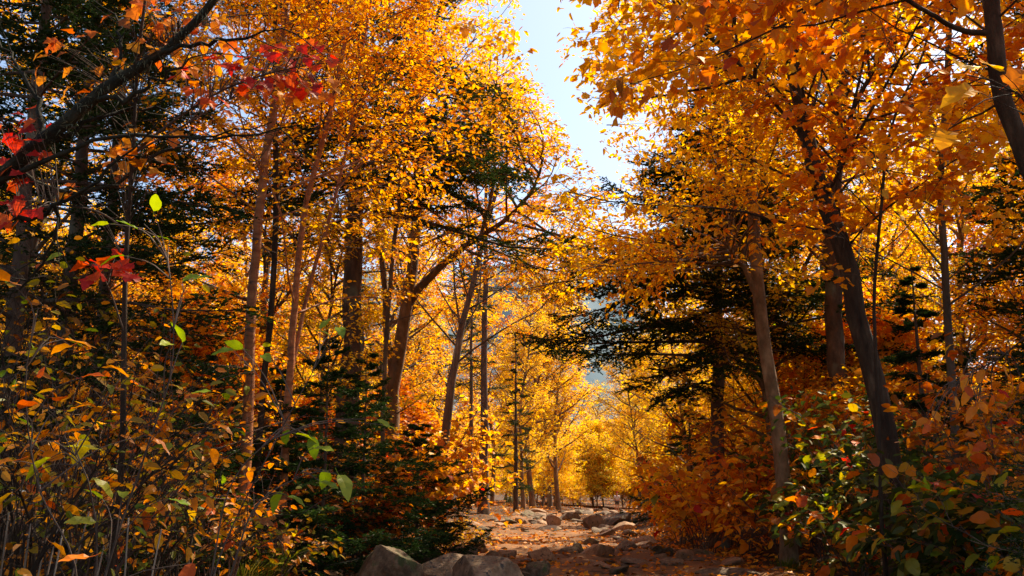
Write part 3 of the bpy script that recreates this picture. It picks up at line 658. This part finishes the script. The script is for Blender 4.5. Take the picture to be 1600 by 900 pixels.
fir = [('young balsam fir with tiered flat boughs in front of the great spruce', 512, 11.4, 2.75, 1.15), ('young balsam fir with a bent stem beside the orange maple shrub', 572, 12.2, 2.7, 1.15),
       ('dense low fir between the copper birch and the tiered fir', 440, 11.0, 2.4, 1.1), ('small fir shading the foot of the copper-barked birch', 330, 10.2, 2.2, 1.1), ('spreading fir sapling with its boughs over the orange shrub', 655, 13.4, 1.9, 1.15), ('fir sapling hidden among the thicket stems', 255, 9.0, 1.9, 1.0)]
for lb, x, D, H, Lm in fir:
    conifer('fir_tree', lb, 'tree', gp(x, D), H, .032, .05, 52, Lm, mat='fir', droop=-.02, nd=.010, nl=.034, nw=.0075, n2=15, n3=7, prof=.75)

# ------------------------------------------------------------------ the wood behind: a few kinds of tree, each copied as an individual
def copy_tree(src, loc, rz, sc, label=None, group=None):
    c = src.copy(); COL.objects.link(c); c.location = loc; c.rotation_euler = (0, 0, rz); c.scale = (sc, sc, sc)
    if label: c['label'] = label
    if group: c['group'] = group
    for ch in src.children:
        d = ch.copy(); COL.objects.link(d); d.parent = c
    return c
def proto_broad(name, H, spread, leaf, shape, bark, seed, size=.11, low=.16):
    rg = np.random.default_rng(seed)
    t = thing(name, (0, 0, 0), '-', 'tree')
    pts = [(0, 0, -.2), (.1 * rg.normal(), .1 * rg.normal(), H * .25), (.25 * rg.normal(), .25 * rg.normal(), H * .5), (.4 * rg.normal(), .4 * rg.normal(), H * .78), (.5 * rg.normal(), .5 * rg.normal(), H)]
    n = 18; L = smooth_line(pts, n); L[1:-1, :2] += rg.normal(0, .01 * H * .1, (n - 2, 2)); r = np.linspace(.011 * H, .012, n); r = r * (1 + .4 * np.exp(-np.maximum(L[:, 2], 0) / .25))
    A, la, B, C, lv = crown_of(L[None], n1=30, t01=(low, .98), L1=lambda q: spread * (1.15 - .75 * q), ang1=58, n2=8, L2=spread * .36, n3=5, L3=.45, nl=6, size=size, up1=.35, gap=False, rg=rg)
    w = Buf(); tubes(w, L, r, 8, .06); tap = lambda P, a, e: np.full((len(P), 1), a) * np.linspace(1, e, P.shape[1])[None]
    tubes(w, A, tap(A, .005 * H, .25), 5); tubes(w, B, tap(B, .0017 * H, .4), 3); tubes(w, C, tap(C, .0007 * H, .5), 3)
    link('trunk', w.mesh('trunk', M[bark], smooth=True), t)
    b = Buf(); add_leaves(b, *lv, shape); link('crown', b.mesh('crown', M[leaf]), t)
    return t
KINDS = [  # (source, words)
    (proto_broad('maple_tree', 9, 2.6, 'gold', 'oval', 'bark_maple', 11), 'golden maple'),
    (proto_broad('maple_tree', 10, 2.8, 'amber', 'oval', 'bark_maple', 12), 'amber maple'),
    (proto_broad('beech_tree', 9, 2.8, 'lemon', 'oval', 'bark_beech', 13), 'lemon-yellow beech'),
    (proto_broad('maple_tree', 8, 2.3, 'orange', 'oval', 'bark_maple', 14), 'orange maple'),
    (proto_broad('birch_tree', 11, 2.2, 'gold', 'oval', 'bark_beech', 15), 'narrow golden birch'),
    (proto_broad('maple_tree', 3.2, 1.5, 'amber', 'maple', 'bark_maple', 16, .10, .10), 'low amber maple sapling'),
    (proto_broad('beech_tree', 3.0, 1.5, 'lemon', 'oval', 'bark_beech', 17, .09, .10), 'low yellow beech sapling'),
    (proto_broad('maple_tree', 2.4, 1.3, 'rust', 'maple', 'bark_maple', 18, .09, .08), 'low rust-red maple sapling'),
]
SPR = conifer('spruce_tree', '-', 'tree', (0, 0, 0), 10, .12, .10, 60, 2.0, nd=.022, nl=.06, nw=.014, rg=np.random.default_rng(3), n2=16, n3=7)
KINDS.append((SPR, 'dark conical spruce'))
used = set(); placed = []
def plant(k, x, y, sc, zone):
    src, words = KINDS[k]
    q = sc * [1, 1, 1, 1, 1, 1, 1, 1, 1][k] / (1.5 if 'beyond' in zone else 1.0); sz = 'small' if q < .8 else 'mid-sized' if q < 1.1 else 'tall'
    lb = f'{sz} {words} {zone}'; gr = f'{sz} {words} trees {zone}'
    loc = (x, y, float(gz(x, y)))
    if k not in used:
        used.add(k); src.location = loc; src.scale = (sc,) * 3; src.rotation_euler = (0, 0, random.random() * 6.28); src['label'] = lb; src['group'] = gr
    else: copy_tree(src, loc, random.random() * 6.28, sc, lb, gr)
    placed.append((x, y))
def free(x, y, dmin, clear):
    if abs(x - trail_c(y)) < trail_w(y) + clear: return False
    return all((x - a) ** 2 + (y - b_) ** 2 > dmin ** 2 for a, b_ in placed)
HT = [9, 10, 9, 8, 11, 3.2, 3.0, 2.4, 10]
def fill(n, yr, ur, weights, smin, smax, dmin, clear, zone, tries=4000, umin=-9, umax=9):
    c = 0
    for _ in range(tries):
        if c >= n: break
        y = rng.uniform(*yr); u = rng.uniform(*ur); x = u * y
        k = int(rng.choice(len(KINDS), p=np.array(weights) / sum(weights))); sc = rng.uniform(smin, smax)
        if not free(x, y, dmin, clear + (.75 * sc if 5 <= k <= 7 and clear > 0 else 0)): continue
        # trees under the strip of sky stay below it
        uu = x / y
        if -.06 < uu < .20:
            lim = .375 - .5 * max(uu - .11, 0) if uu > .0 else .39
            if HT[k] * sc > lim * y: sc = lim * y / HT[k] * rng.uniform(.85, 1)
            if sc < .35: continue
        plant(k, x, y, float(sc), zone); c += 1
W_ALL = [3, 3, 3, 1.2, 2, 0, 0, 0, 1.0]
fill(12, (15, 24), (-.60, -.14), [3, 3, 2, 2, 1, 0, 0, 0, .5], .55, .95, 1.5, .9, 'close behind the copper birch and its neighbours')
fill(12, (16, 24), (.17, .60), [3, 3, 2, 1.5, 1, 0, 0, 0, .3], .55, .95, 1.5, .9, 'close behind the dark curving maple')
fill(18, (24, 46), (-.62, -.06), W_ALL, .8, 1.3, 2.3, 1.4, 'behind the great spruce')
fill(16, (24, 46), (.14, .62), [3, 3, 2, 2, 1, 0, 0, 0, .8], .8, 1.3, 2.3, 1.4, 'behind the dark wide-boughed spruce')
fill(20, (46, 88), (-.35, .04), [3, .6, 5, .1, 3, 0, 0, 0, .2], .9, 1.5, 2.6, .8, 'bordering the far path across from the hiker')
fill(11, (46, 88), (.10, .45), [3, 1, 5, .3, 1, 0, 0, 0, .3], .8, 1.3, 2.6, .8, 'bordering the far path on the hiker’s side')
fill(5, (56, 98), (.0, .05), [3, .5, 6, .0, 1, 0, 0, 0, .0], 1.2, 1.9, 2.2, .4, 'standing on the inside of the far bend')
fill(5, (66, 98), (.095, .16), [3, .5, 6, .0, 1, 0, 0, 0, .0], 1.0, 1.6, 2.2, .4, 'standing behind the hiker’s verge')
fill(42, (103, 124), (-.08, .24), [0, 0, 0, 0, 0, 1, 6, 0, 0], 1.5, 2.8, 1.7, -3.0, 'screening the end of the path beyond the hiker')
fill(34, (130, 175), (-.20, .26), [3, .5, 6, 0, 2, 0, 0, 0, .0], 1.2, 2.0, 3.2, -2.0, 'closing off the wood beyond the hiker')
def shade_row(k, x, y, sc, zone): plant(k, x, y, sc, zone)
for k, x, y, sc in [(8, 7.4, 12.0, 1.2), (8, 9.2, 15.5, 1.35), (1, 8.6, 10.6, 1.1)]: plant(k, x, y, sc, 'rooted out of view past the bank bushes to shade them')  # trees added outside the view to shade the bank bushes
fill(22, (15, 34), (-.5, -.06), [0, 0, 0, 0, 0, 3, 2, 3, .0], .6, 1.2, 1.2, .5, 'under the beeches by the red verge')
fill(24, (15, 34), (.14, .55), [0, 0, 0, 0, 0, 3, 3, .3, .0], .6, 1.2, 1.2, .6, 'in the brush behind the bank bushes')
fill(40, (36, 90), (-.3, .35), [0, 0, 0, 0, 0, 2, 6, .3, .0], .8, 1.6, 1.5, .3, 'edging the far path past the rocky step')

# ------------------------------------------------------------------ shrubs of the verges
def shrub(name, label, x, D, h, spread, ns, size, n_single, pal, leaf, shape, bark='twig', per=(6, 4, 4), droop=.35, rs=.009, group=None, X=None, ang=38):
    p = gp(x, D); t = thing(name, p, label, 'shrub', group)
    a = np.arange(ns) * 2.4 + rng.random() * 6; a = a + rng.normal(0, .3, ns)
    lean = rng.uniform(.25, 1.0, ns) * spread
    n = 8; f = np.linspace(0, 1, n)
    d = np.stack([np.cos(a), np.sin(a)], -1)
    Pq = np.zeros((ns, n, 3)); Pq[:, :, :2] = p[:2] + d[:, None] * (.06 + lean[:, None] * f ** 1.4)[..., None]
    hh = h * rng.uniform(.65, 1.1, ns); Pq[:, :, 2] = p[2] - .05 + hh[:, None] * (f ** .85)[None] * (1 - .12 * f[None] * lean[:, None])
    Pq[:, 1:] += np.cumsum(rng.normal(0, .018, (ns, n - 1, 3)), 1)
    for q in range(ns):
        b = Buf(); tubes(b, Pq[q], np.linspace(rs, rs * .3, n) * rng.uniform(.6, 1.3), 5)
        link('stem', b.mesh('stem', M[bark], p, True), t)
    B, _, _, _ = sprout(Pq, per[0], .25, 1, lambda q: h * .42 * (1.15 - .5 * q), ang, up=.15, wob=.13, n=5, spread=1.2)
    C, _, _, _ = sprout(B, per[1], .2, 1, lambda q: h * .2 + 0 * q, 48, up=0, wob=.15, n=4)
    b = Buf(); tubes(b, B, np.linspace(rs * .38, rs * .2, 5)[None] * np.ones((len(B), 1)), 4); tubes(b, C, np.linspace(rs * .22, rs * .12, 4)[None] * np.ones((len(C), 1)), 3)
    o = link('twigs', b.mesh('twigs', M[bark], p), t); o['kind'] = 'stuff'
    lv = twig_leaves(C, per[2], size, droop=droop, tilt=.55)
    k = lv[0][:, 2] > gz(lv[0][:, 0], lv[0][:, 1]) + .04; lv = tuple(v[k] for v in lv)
    split_leaves(t, lv, n_single, pal[0][0], pal[0][1], M[leaf], shape, 'foliage', pal)
    return t
OLV = [('olive_one', 'broad', .55), ('orange_one', 'broad', .25), ('green_one', 'ovate', .15), ('red_one', 'ovate', .05)]
ORG = [('orange_one', 'broad', .62), ('gold_one', 'ovate', .22), ('olive_one', 'broad', .10), ('red_one', 'ovate', .06)]
RDS = [('red_one', 'maple', .3), ('orange_one', 'maple', .5), ('gold_one', 'broad', .2)]
THK = [('orange_one', 'ovate', .5), ('olive_one', 'ovate', .3), ('green_one', 'ovate', .04), ('gold_one', 'ovate', .16)]
right = [
 ('low orange bush where the path narrows past the rocks', 1056, 18.5, .9, .6, ORG, 'orange', .12), ('rusty bush flecked with crimson at the edge of the path', 1082, 16.6, 1.0, .75, RDS, 'orange', .13),
 ('orange bush behind the crimson-flecked one', 1078, 18.5, 1.5, .9, ORG, 'orange', .13), ('broad-leaved orange bush overhanging the thin stone ledge', 1100, 15.6, 1.2, .9, ORG, 'amber', .15),
 ('tall coppery bush at the foot of the dark spruce', 1140, 16.8, 1.9, .9, ORG, 'orange', .13), ('round-leaved bush with a shadowed hollow beneath', 1155, 14.8, 1.2, .9, ORG, 'orange', .16),
 ('bronze bush at the foot of the grey-barked beech', 1205, 15.4, 1.8, 1.0, ORG, 'rust', .14), ('bush of drooping orange leaves before the grey-barked beech', 1212, 13.8, 1.3, 1.0, ORG, 'amber', .15),
 ('yellow-green bush behind the drooping orange one', 1262, 14.2, 1.9, 1.0, OLV, 'thicket', .13), ('shadowy olive bush above the bare strip of earth', 1272, 12.6, 1.2, 1.0, OLV, 'thicket', .14),
 ('olive bush around the foot of the dark curving maple', 1335, 12.6, 1.7, 1.0, OLV, 'thicket', .13), ('low dark bush on the corner of the bank', 1325, 11.2, .9, .9, OLV, 'thicket', .13),
 ('bush mixing scarlet and lime leaves on the bank', 1395, 11.4, 1.5, 1.0, OLV, 'thicket', .13), ('bush with clusters of scarlet leaves low on the bank', 1400, 10.0, 1.1, .9, RDS, 'thicket', .12),
 ('tall olive bush behind the scarlet-clustered one', 1460, 10.6, 1.7, 1.0, OLV, 'thicket', .12), ('broad-leaved green bush in deep shade', 1480, 9.0, 1.1, .9, OLV, 'thicket', .13),
 ('bush with copper leaves standing over bare grey sticks', 1535, 9.6, 1.7, .9, ORG, 'rust', .11), ('drooping large-leaved green bush at the dark end of the bank', 1565, 8.0, 1.0, .9, OLV, 'thicket', .14),
 ('rust bush crowding the pale fir sapling', 1600, 8.8, 1.8, .9, ORG, 'rust', .11), ('low olive bush under the rust one', 1625, 7.4, 1.0, .8, OLV, 'thicket', .13), ('trailing dark-leaved bush by the strip of earth', 1440, 8.8, .7, .8, OLV, 'thicket', .12)]
for lb, x, D, h, sp, pal, lf, sz in right:
    shrub('bank_shrub', lb, x, D, h, sp, 8, sz, 62, pal, 'shade' if x > 1250 and lf == 'thicket' else lf, 'oval', per=(5, 4, 3))  # bushes further along the bank get the leaf copy with painted shade
left = [
 ('straggly brown thicket bush under the leaning dead trunk', 15, 5.2, 1.5, .9), ('tangled bush of fine bare stems with few leaves', 95, 5.8, 1.6, 1.0), ('thicket bush with olive leaves beside the tangled one', 165, 6.4, 1.4, 1.0),
 ('tall many-stemmed bush behind the tangled one', 60, 7.2, 2.3, 1.0), ('low leafy bush by the dead stalks', 235, 6.8, 1.0, .9), ('tall bush lit orange at its heart', 185, 8.4, 2.2, 1.0),
 ('arching bush with pale twigs in front of the small fir', 300, 7.8, 1.3, .9), ('high thicket bush before the tall dim spruce', 115, 9.4, 2.6, 1.1), ('dark low bush at the foot of the copper-barked birch', 365, 8.8, 1.1, .8),
 ('sparse bush at the trail edge by the grass', 425, 9.8, .8, .7), ('overgrown bush below the low-branched spruce', 25, 8.8, 2.5, 1.0), ('twiggy bush between the thicket and the firs', 265, 9.8, 2.0, 1.0)]
for q, (lb, x, D, h, sp) in enumerate(left):
    shrub('thicket_shrub', lb, x, D, h, sp, 10, .082, 34, THK, ['thicket', 'thicket', 'orange'][q % 3], 'oval', bark=['bark_dark', 'bark_dark', 'twig'][q % 3], per=(5, 3, 2), rs=.010, ang=30)
for lb, x, D, h, sp, pal, lf, sz in [
 ('fiery orange maple shrub fanning over the boulders', 625, 13.6, 1.5, 1.0, RDS, 'orange', .10), ('orange maple shrub leaning into the trail', 672, 15.2, 1.7, 1.1, RDS, 'orange', .10), ('amber shrub behind the fiery maple shrub', 705, 18.5, 2.2, 1.1, ORG, 'amber', .10),
 ('deep orange shrub in front of the bent fir', 575, 12.4, 1.0, .8, RDS, 'rust', .09), ('yellow-green weedy shrub at the edge of the boulders', 690, 15.6, .55, .6, OLV, 'lemon', .05), ('pale gold weedy shrub among the ochre stones', 712, 17.4, .5, .6, OLV, 'lemon', .05)]:
    shrub('verge_shrub', lb, x, D, h, sp, 9, sz, 60, pal, lf, 'maple' if sz > .06 else 'oval', per=(6, 4, 4))

# ------------------------------------------------------------------ near plants placed one by one
def spray(t, axis, r0, r1, spots, D, mt, shape, w, bark='twig', face=.15, hang=.45):
    """a stem through axis points with short twigs out to each leaf spot (photograph pixels lifted to distance D)"""
    org = t.location; L = smooth_line(axis, 22); b = Buf(); tubes(b, L, np.linspace(r0, r1, 22), 6, .05)
    link('stem', b.mesh('stem', M[bark], org, True), t)
    pos, dd, uu, ss = [], [], [], []; tw = Buf()
    for s in spots:
        x, y = s[0], s[1]; k = s[2] if len(s) > 2 else 1.0
        p = px(x, y, D + rng.normal(0, .12)); j = np.argmin(np.linalg.norm(L - p, axis=1)); j = max(0, j - 2)
        q = L[j]; mid = (q + p) / 2 + np.array([0, 0, .04]) + rng.normal(0, .015, 3)
        tubes(tw, smooth_line([q, mid, p], 6), np.linspace(.0035, .0015, 6), 4)
        out = norm(p - q + 1e-6); a = rng.uniform(-1.1, 1.1)
        d = norm(out * .7 + np.array([math.sin(a), -.35, -hang * (.4 + rng.random())]) * .9)
        pos.append(p); dd.append(d); uu.append(norm(np.array([rng.normal(0, .35), -face, 1.0]) + rng.normal(0, .2, 3))); ss.append(w * k * rng.uniform(.8, 1.15))
    o = link('twigs', tw.mesh('twigs', M[bark], org), t); o['kind'] = 'stuff'
    single_leaves(t, np.array(pos), np.array(dd), np.array(uu), np.array(ss), mt, shape)
def blob(cx, cy, rx, ry, n):
    a = rng.random(n) * 6.28; r = np.sqrt(rng.random(n)); return [(cx + rx * q * math.cos(w), cy + ry * q * math.sin(w)) for q, w in zip(r, a)]
# green hobblebush sprays on the near left
t = thing('hobblebush', gp(330, 4.6), 'hobblebush with large sunlit-toned lime-green leaves on thin stems before the firs', 'shrub')
g0 = np.array(t.location)
spray(t, [g0, px(360, 900, 4.6), px(400, 790, 4.6), px(470, 745, 4.6), px(515, 735, 4.6)], .006, .002, [(490, 700), (510, 735, 1.2), (530, 742, 1.2), (500, 752), (450, 775, 1.1), (440, 768)], 4.6, 'green_one', 'ovate', .10)
spray(t, [g0, px(330, 900, 4.7), px(360, 760, 4.7), px(420, 690, 4.7), px(465, 675, 4.7)], .005, .002, [(448, 672), (462, 678, 1.1), (485, 682, 1.1), (590, 655), (600, 664)], 4.7, 'green_one', 'ovate', .09)
spray(t, [g0, px(340, 880, 4.9), px(430, 690, 4.9), px(500, 560, 4.9), px(522, 512, 4.9)], .005, .002, [(500, 515), (515, 525), (528, 512, 1.1), (380, 545), (365, 548), (410, 555)], 4.9, 'green_one', 'ovate', .10)
t = thing('hobblebush', gp(150, 4.2), 'hobblebush with scattered green and yellowing leaves inside the thicket', 'shrub')
g0 = np.array(t.location)
spray(t, [g0, px(150, 900, 4.2), px(140, 760, 4.2), px(110, 700, 4.2), px(100, 680, 4.2)], .006, .002, [(105, 698, 1.2), (135, 688, 1.2), (80, 715, 1.2), (150, 815, 1.2), (175, 780), (20, 770), (200, 590), (60, 690)], 4.2, 'olive_one', 'ovate', .115)
spray(t, [g0, px(170, 880, 4.4), px(230, 700, 4.4), px(270, 560, 4.4), px(260, 400, 4.4), px(225, 350, 4.4)], .006, .002, [(215, 358, 1.1), (265, 375), (285, 440), (300, 438, 1.1), (268, 538), (285, 535), (300, 615, 1.2), (170, 350), (195, 400), (240, 330), (160, 780), (190, 770), (265, 780)], 4.4, 'green_one', 'ovate', .09)
spray(t, [g0, px(120, 900, 4.0), px(60, 760, 4.0), px(40, 600, 4.0), px(60, 480, 4.0)], .005, .002, [(100, 530, 1.2), (110, 540), (15, 440, 1.3), (85, 500), (30, 640), (20, 720, 1.2), (110, 640), (130, 590), (230, 680), (140, 870, 1.2), (300, 880, 1.1)], 4.0, 'orange_one', 'lance', .12)
# red maple sapling
t = thing('maple_sapling', gp(185, 6.2), 'red maple sapling whose scarlet leaves hang before the birches', 'tree')
g0 = np.array(t.location)
spray(t, [g0, px(188, 760, 6.2), px(196, 420, 6.2), px(208, 240, 6.2), px(215, 100, 6.2), px(235, -60, 6.2)], .022, .010, blob(225, 235, 60, 50, 26) + blob(120, 100, 60, 60, 18) + blob(115, 300, 14, 10, 4) + blob(200, 60, 60, 50, 16), 6.2, 'orange_one', 'maple', .085, 'bark_dark', face=.7, hang=1.0)
spray(t, [px(208, 240, 6.2), px(270, 190, 6.1), px(350, 140, 6.0), px(440, 110, 6.0), px(530, 95, 6.0)], .010, .003, blob(330, 125, 55, 40, 16) + blob(410, 110, 50, 40, 26) + blob(480, 105, 50, 42, 22), 6.0, 'red_one', 'maple', .082, face=.5, hang=.9)
spray(t, [px(208, 240, 6.2), px(280, 200, 6.3), px(370, 150, 6.4), px(450, 130, 6.4), px(540, 120, 6.4)], .008, .003, blob(340, 130, 60, 45, 22) + blob(420, 115, 60, 50, 26) + blob(490, 110, 50, 46, 20), 6.4, 'orange_one', 'maple', .08, face=.4, hang=.9)
spray(t, [px(215, 100, 6.2), px(270, 60, 6.3), px(340, 30, 6.4), px(420, 20, 6.4)], .009, .003, blob(300, 60, 80, 50, 50) + blob(250, 20, 50, 30, 22), 6.3, 'orange_one', 'broad', .085, face=.7, hang=1.0)
spray(t, [px(198, 360, 6.2), px(150, 330, 6.1), px(80, 320, 6.0), px(10, 330, 6.0)], .008, .003, blob(30, 325, 32, 28, 12) + blob(35, 240, 40, 50, 14) + blob(45, 195, 45, 28, 10), 6.0, 'red_one', 'maple', .085, face=.9, hang=1.1)
spray(t, [px(194, 520, 6.2), px(170, 450, 6.0), px(150, 420, 5.9), px(130, 410, 5.8)], .006, .003, blob(145, 422, 18, 22, 7) + blob(190, 418, 26, 20, 9), 5.9, 'red_one', 'maple', .105)
# maple spray reaching in at the right edge
t = thing('maple_sapling', gp(1720, 4.3), 'maple sapling holding a few big translucent yellow leaves near the black maple', 'tree')
g0 = np.array(t.location)
spray(t, [g0, px(1700, 600, 4.3), px(1680, 350, 4.3), px(1620, 180, 4.2), px(1560, 130, 4.2), px(1500, 115, 4.2)], .014, .003, [(1490, 118, 1.1), (1510, 106, 1.3), (1522, 140, 1.2), (1555, 108), (1575, 132, 1.2), (1600, 128), (1480, 205)], 4.2, 'gold_one', 'maple', .115, 'bark_dark', face=1.2)
spray(t, [px(1690, 520, 4.3), px(1640, 500, 4.5), px(1560, 560, 4.8), px(1480, 600, 5.0)], .006, .003, blob(1550, 600, 55, 40, 12) + blob(1480, 640, 60, 30, 8), 4.8, 'orange_one', 'ovate', .07)
# leaning dead spruce trunk hung with lichen
t = thing('dead_spruce', (-6.3, 6.2, float(gz(-6.3, 6.2))), 'dead leaning spruce trunk shaggy with moss and lichen, crossing the red leaves', 'tree')
ax = [np.array((-6.3, 6.2, float(gz(-6.3, 6.2)) - .1)), px(-300, 520, 6.1), px(-60, 330, 6.0), px(90, 200, 6.0), px(200, 115, 6.0), px(270, 68, 6.0), px(330, 5, 6.0), px(380, -60, 6.0)]
Ld, rd = trunk_part(t, ax, .10, .022, M['moss'], n=40, k=10, flare=.2, bump=.12)
arms = [[(60, 230), (150, 190), (200, 170), (260, 175), (310, 195)], [(-40, 300), (100, 240), (170, 215), (330, 215), (470, 200)], [(0, 268), (140, 300), (260, 235), (420, 190)], [(150, 155), (200, 150), (255, 115), (300, 90)], [(170, 140), (190, 80), (180, 20)], [(-60, 330), (50, 340), (130, 300), (250, 190)], [(60, 232), (60, 160), (20, 90), (-10, 60)], [(230, 95), (300, 70), (370, 60), (440, 45)], [(20, 255), (90, 330), (60, 420), (10, 470)]]
for q, a in enumerate(arms):
    b = Buf(); Lq = smooth_line([px(x, y, 6.0 + .12 * k * (-1) ** q) for k, (x, y) in enumerate(a)], 16); Lq[2:] += rng.normal(0, .012, (14, 3))
    tubes(b, Lq, np.linspace(.020, .004, 16), 6, .15)
    s2, _, _, _ = sprout(Lq[None], 10, .15, 1, lambda k: .35 + 0 * k, 50, up=-.1, wob=.14, n=5); tubes(b, s2, np.linspace(.005, .0016, 5)[None] * np.ones((len(s2), 1)), 4)
    link('bough', b.mesh('bough', M['moss'], t.location, True), t)
b = Buf(); n = 2600; ii = rng.integers(12, 38, n); p = Ld[ii] + rng.normal(0, .03, (n, 3)); d = norm(rng.normal(0, .6, (n, 3)) + np.array([0, 0, -.9])); l_ = rng.uniform(.02, .07, n); w = norm(np.cross(d, rng.normal(0, 1, (n, 3)))) * .0035
V = np.stack([p - w, p + w, p + d * l_[:, None]], 1); b.add(V.reshape(-1, 3), np.arange(n * 3).reshape(-1, 3), None, np.repeat(rng.random(n), 3))
o = link('lichen', b.mesh('lichen', M['lichen'], t.location), t); o['kind'] = 'stuff'
# pale fir sapling at the dark end of the bank, a fir in the corner of the thicket
conifer('fir_tree', 'pale sunlit fir sapling at the dark end of the bank', 'tree', gp(1650, 5.6), 2.0, .025, .08, 46, .75, mat='fir', droop=.0, nd=.007, nl=.022, nw=.004, n2=11, n3=5)
# dead stalks and fallen stems in the near corner
for q, (x, lean) in enumerate([(20, -.1), (48, .0), (70, .05), (88, .1), (102, -.05), (130, .15), (60, -.2), (160, .1), (210, -.15), (240, .2)]):
    D = 5.2 + .15 * (q % 4); p = gp(x, D); tp = px(x + 60 * lean, 800 + 9 * (q * 7 % 5), D)
    b = Buf(); Lq = smooth_line([p - (0, 0, .05), (p + tp) / 2 + rng.normal(0, .01, 3), tp], 8); tubes(b, Lq, np.linspace(.006, .004, 8), 5, cap=True)
    o = link('dead_stalk', b.mesh('dead_stalk', M['pale_twig'], p, True)); o.location = p; tag(o, 'dry tan dead stalk standing in the corner of the thicket', 'stalk', 'dead stalks in the thicket corner')
for lb, x, D, h, n in [('dark tuft of long grass beside the fallen orange leaves', 430, 10.2, .5, 260), ('grass tuft at the foot of the thicket', 395, 9.4, .45, 200), ('low green grass tuft among the peaked boulder’s leaves', 505, 11.6, .22, 90), ('short grass tuft by the slanted slab', 682, 13.5, .2, 80), ('grass tuft at the shaded verge below the bushes', 1215, 12.6, .2, 120)]:
    p = gp(x, D); b = grass_tuft(p, n, h, .5); o = link('grass_tuft', b.mesh('grass_tuft', M['grass'], p)); o.location = p; tag(o, lb, 'grass')

# ------------------------------------------------------------------ the hiker
hx, hy = 9.9, 96.0
t = thing('person', (hx, hy, float(gz(hx, hy))), 'hiker in a pale shirt with dark pack and red cap walking the far path', 'person')
def plain(name, col, r=.8):
    m, N, L = new_mat(name); b_ = N.new('ShaderNodeBsdfPrincipled'); b_.inputs['Base Color'].default_value = (*col, 1); b_.inputs['Roughness'].default_value = r
    no = N.new('ShaderNodeTexNoise'); no.inputs['Scale'].default_value = 40; bp = N.new('ShaderNodeBump'); bp.inputs['Strength'].default_value = .2; L.new(no.outputs['Fac'], bp.inputs['Height']); L.new(bp.outputs[0], b_.inputs['Normal'])
    o = N.new('ShaderNodeOutputMaterial'); L.new(b_.outputs[0], o.inputs[0]); return m
def skin(name, verts, edges, rad, mat, parent, root=0):
    me = bpy.data.meshes.new(name); me.from_pydata(verts, edges, []); o = link(name, me, parent); me.materials.append(mat)
    o.modifiers.new('skin', 'SKIN'); sv = me.skin_vertices[0].data
    for q, r_ in enumerate(rad): sv[q].radius = (r_, r_) if not isinstance(r_, tuple) else r_
    sv[root].use_root = True
    s_ = o.modifiers.new('sub', 'SUBSURF'); s_.levels = 1; s_.render_levels = 1
    return o
skin('body', [(0, 0, .95), (0, .01, 1.15), (0, .02, 1.40), (0, 0, 1.50), (0, -.02, 1.58), (0, -.02, 1.70),
              (-.19, .01, 1.40), (-.24, -.02, 1.14), (-.22, -.18, .98), (-.22, -.25, .95), (.19, .01, 1.40), (.25, .06, 1.14), (.24, -.03, .95), (.24, -.08, .90),
              (-.10, 0, .90), (-.11, -.14, .50), (-.11, -.04, .09), (-.11, -.16, .04), (.10, 0, .90), (.11, .03, .50), (.11, .22, .12), (.11, .12, .04)],
     [(0, 1), (1, 2), (2, 3), (3, 4), (4, 5), (2, 6), (6, 7), (7, 8), (8, 9), (2, 10), (10, 11), (11, 12), (12, 13), (0, 14), (14, 15), (15, 16), (16, 17), (0, 18), (18, 19), (19, 20), (20, 21)],
     [(.15, .11), (.15, .11), (.17, .12), .06, .09, .10, .06, .047, .036, .035, .06, .047, .036, .035, .095, .07, .05, .045, .095, .07, .05, .045], plain('hiker_skin', (.45, .22, .13)), t)
skin('shirt', [(0, 0, .98), (0, .01, 1.15), (0, .02, 1.40), (-.2, .01, 1.41), (-.25, -.02, 1.18), (.2, .01, 1.41), (.26, .05, 1.18)], [(0, 1), (1, 2), (2, 3), (3, 4), (2, 5), (5, 6)], [(.175, .135), (.175, .135), (.19, .14), .085, .068, .085, .068], plain('pale_shirt', (.55, .52, .5)), t)
skin('shorts', [(0, 0, .96), (-.1, 0, .88), (-.115, -.11, .58), (.1, 0, .88), (.115, .02, .58)], [(0, 1), (1, 2), (0, 3), (3, 4)], [(.17, .14), .12, .10, .12, .10], plain('dark_shorts', (.05, .035, .03)), t)
skin('backpack', [(0, .20, 1.0), (0, .22, 1.2), (0, .21, 1.45)], [(0, 1), (1, 2)], [(.15, .11), (.17, .13), (.14, .10)], plain('dark_pack', (.03, .03, .04)), t)
skin('cap', [(0, -.02, 1.74), (0, -.02, 1.80), (0, -.16, 1.735)], [(0, 1), (0, 2)], [(.115, .115), .06, (.06, .02)], plain('red_cap', (.5, .06, .04)), t)
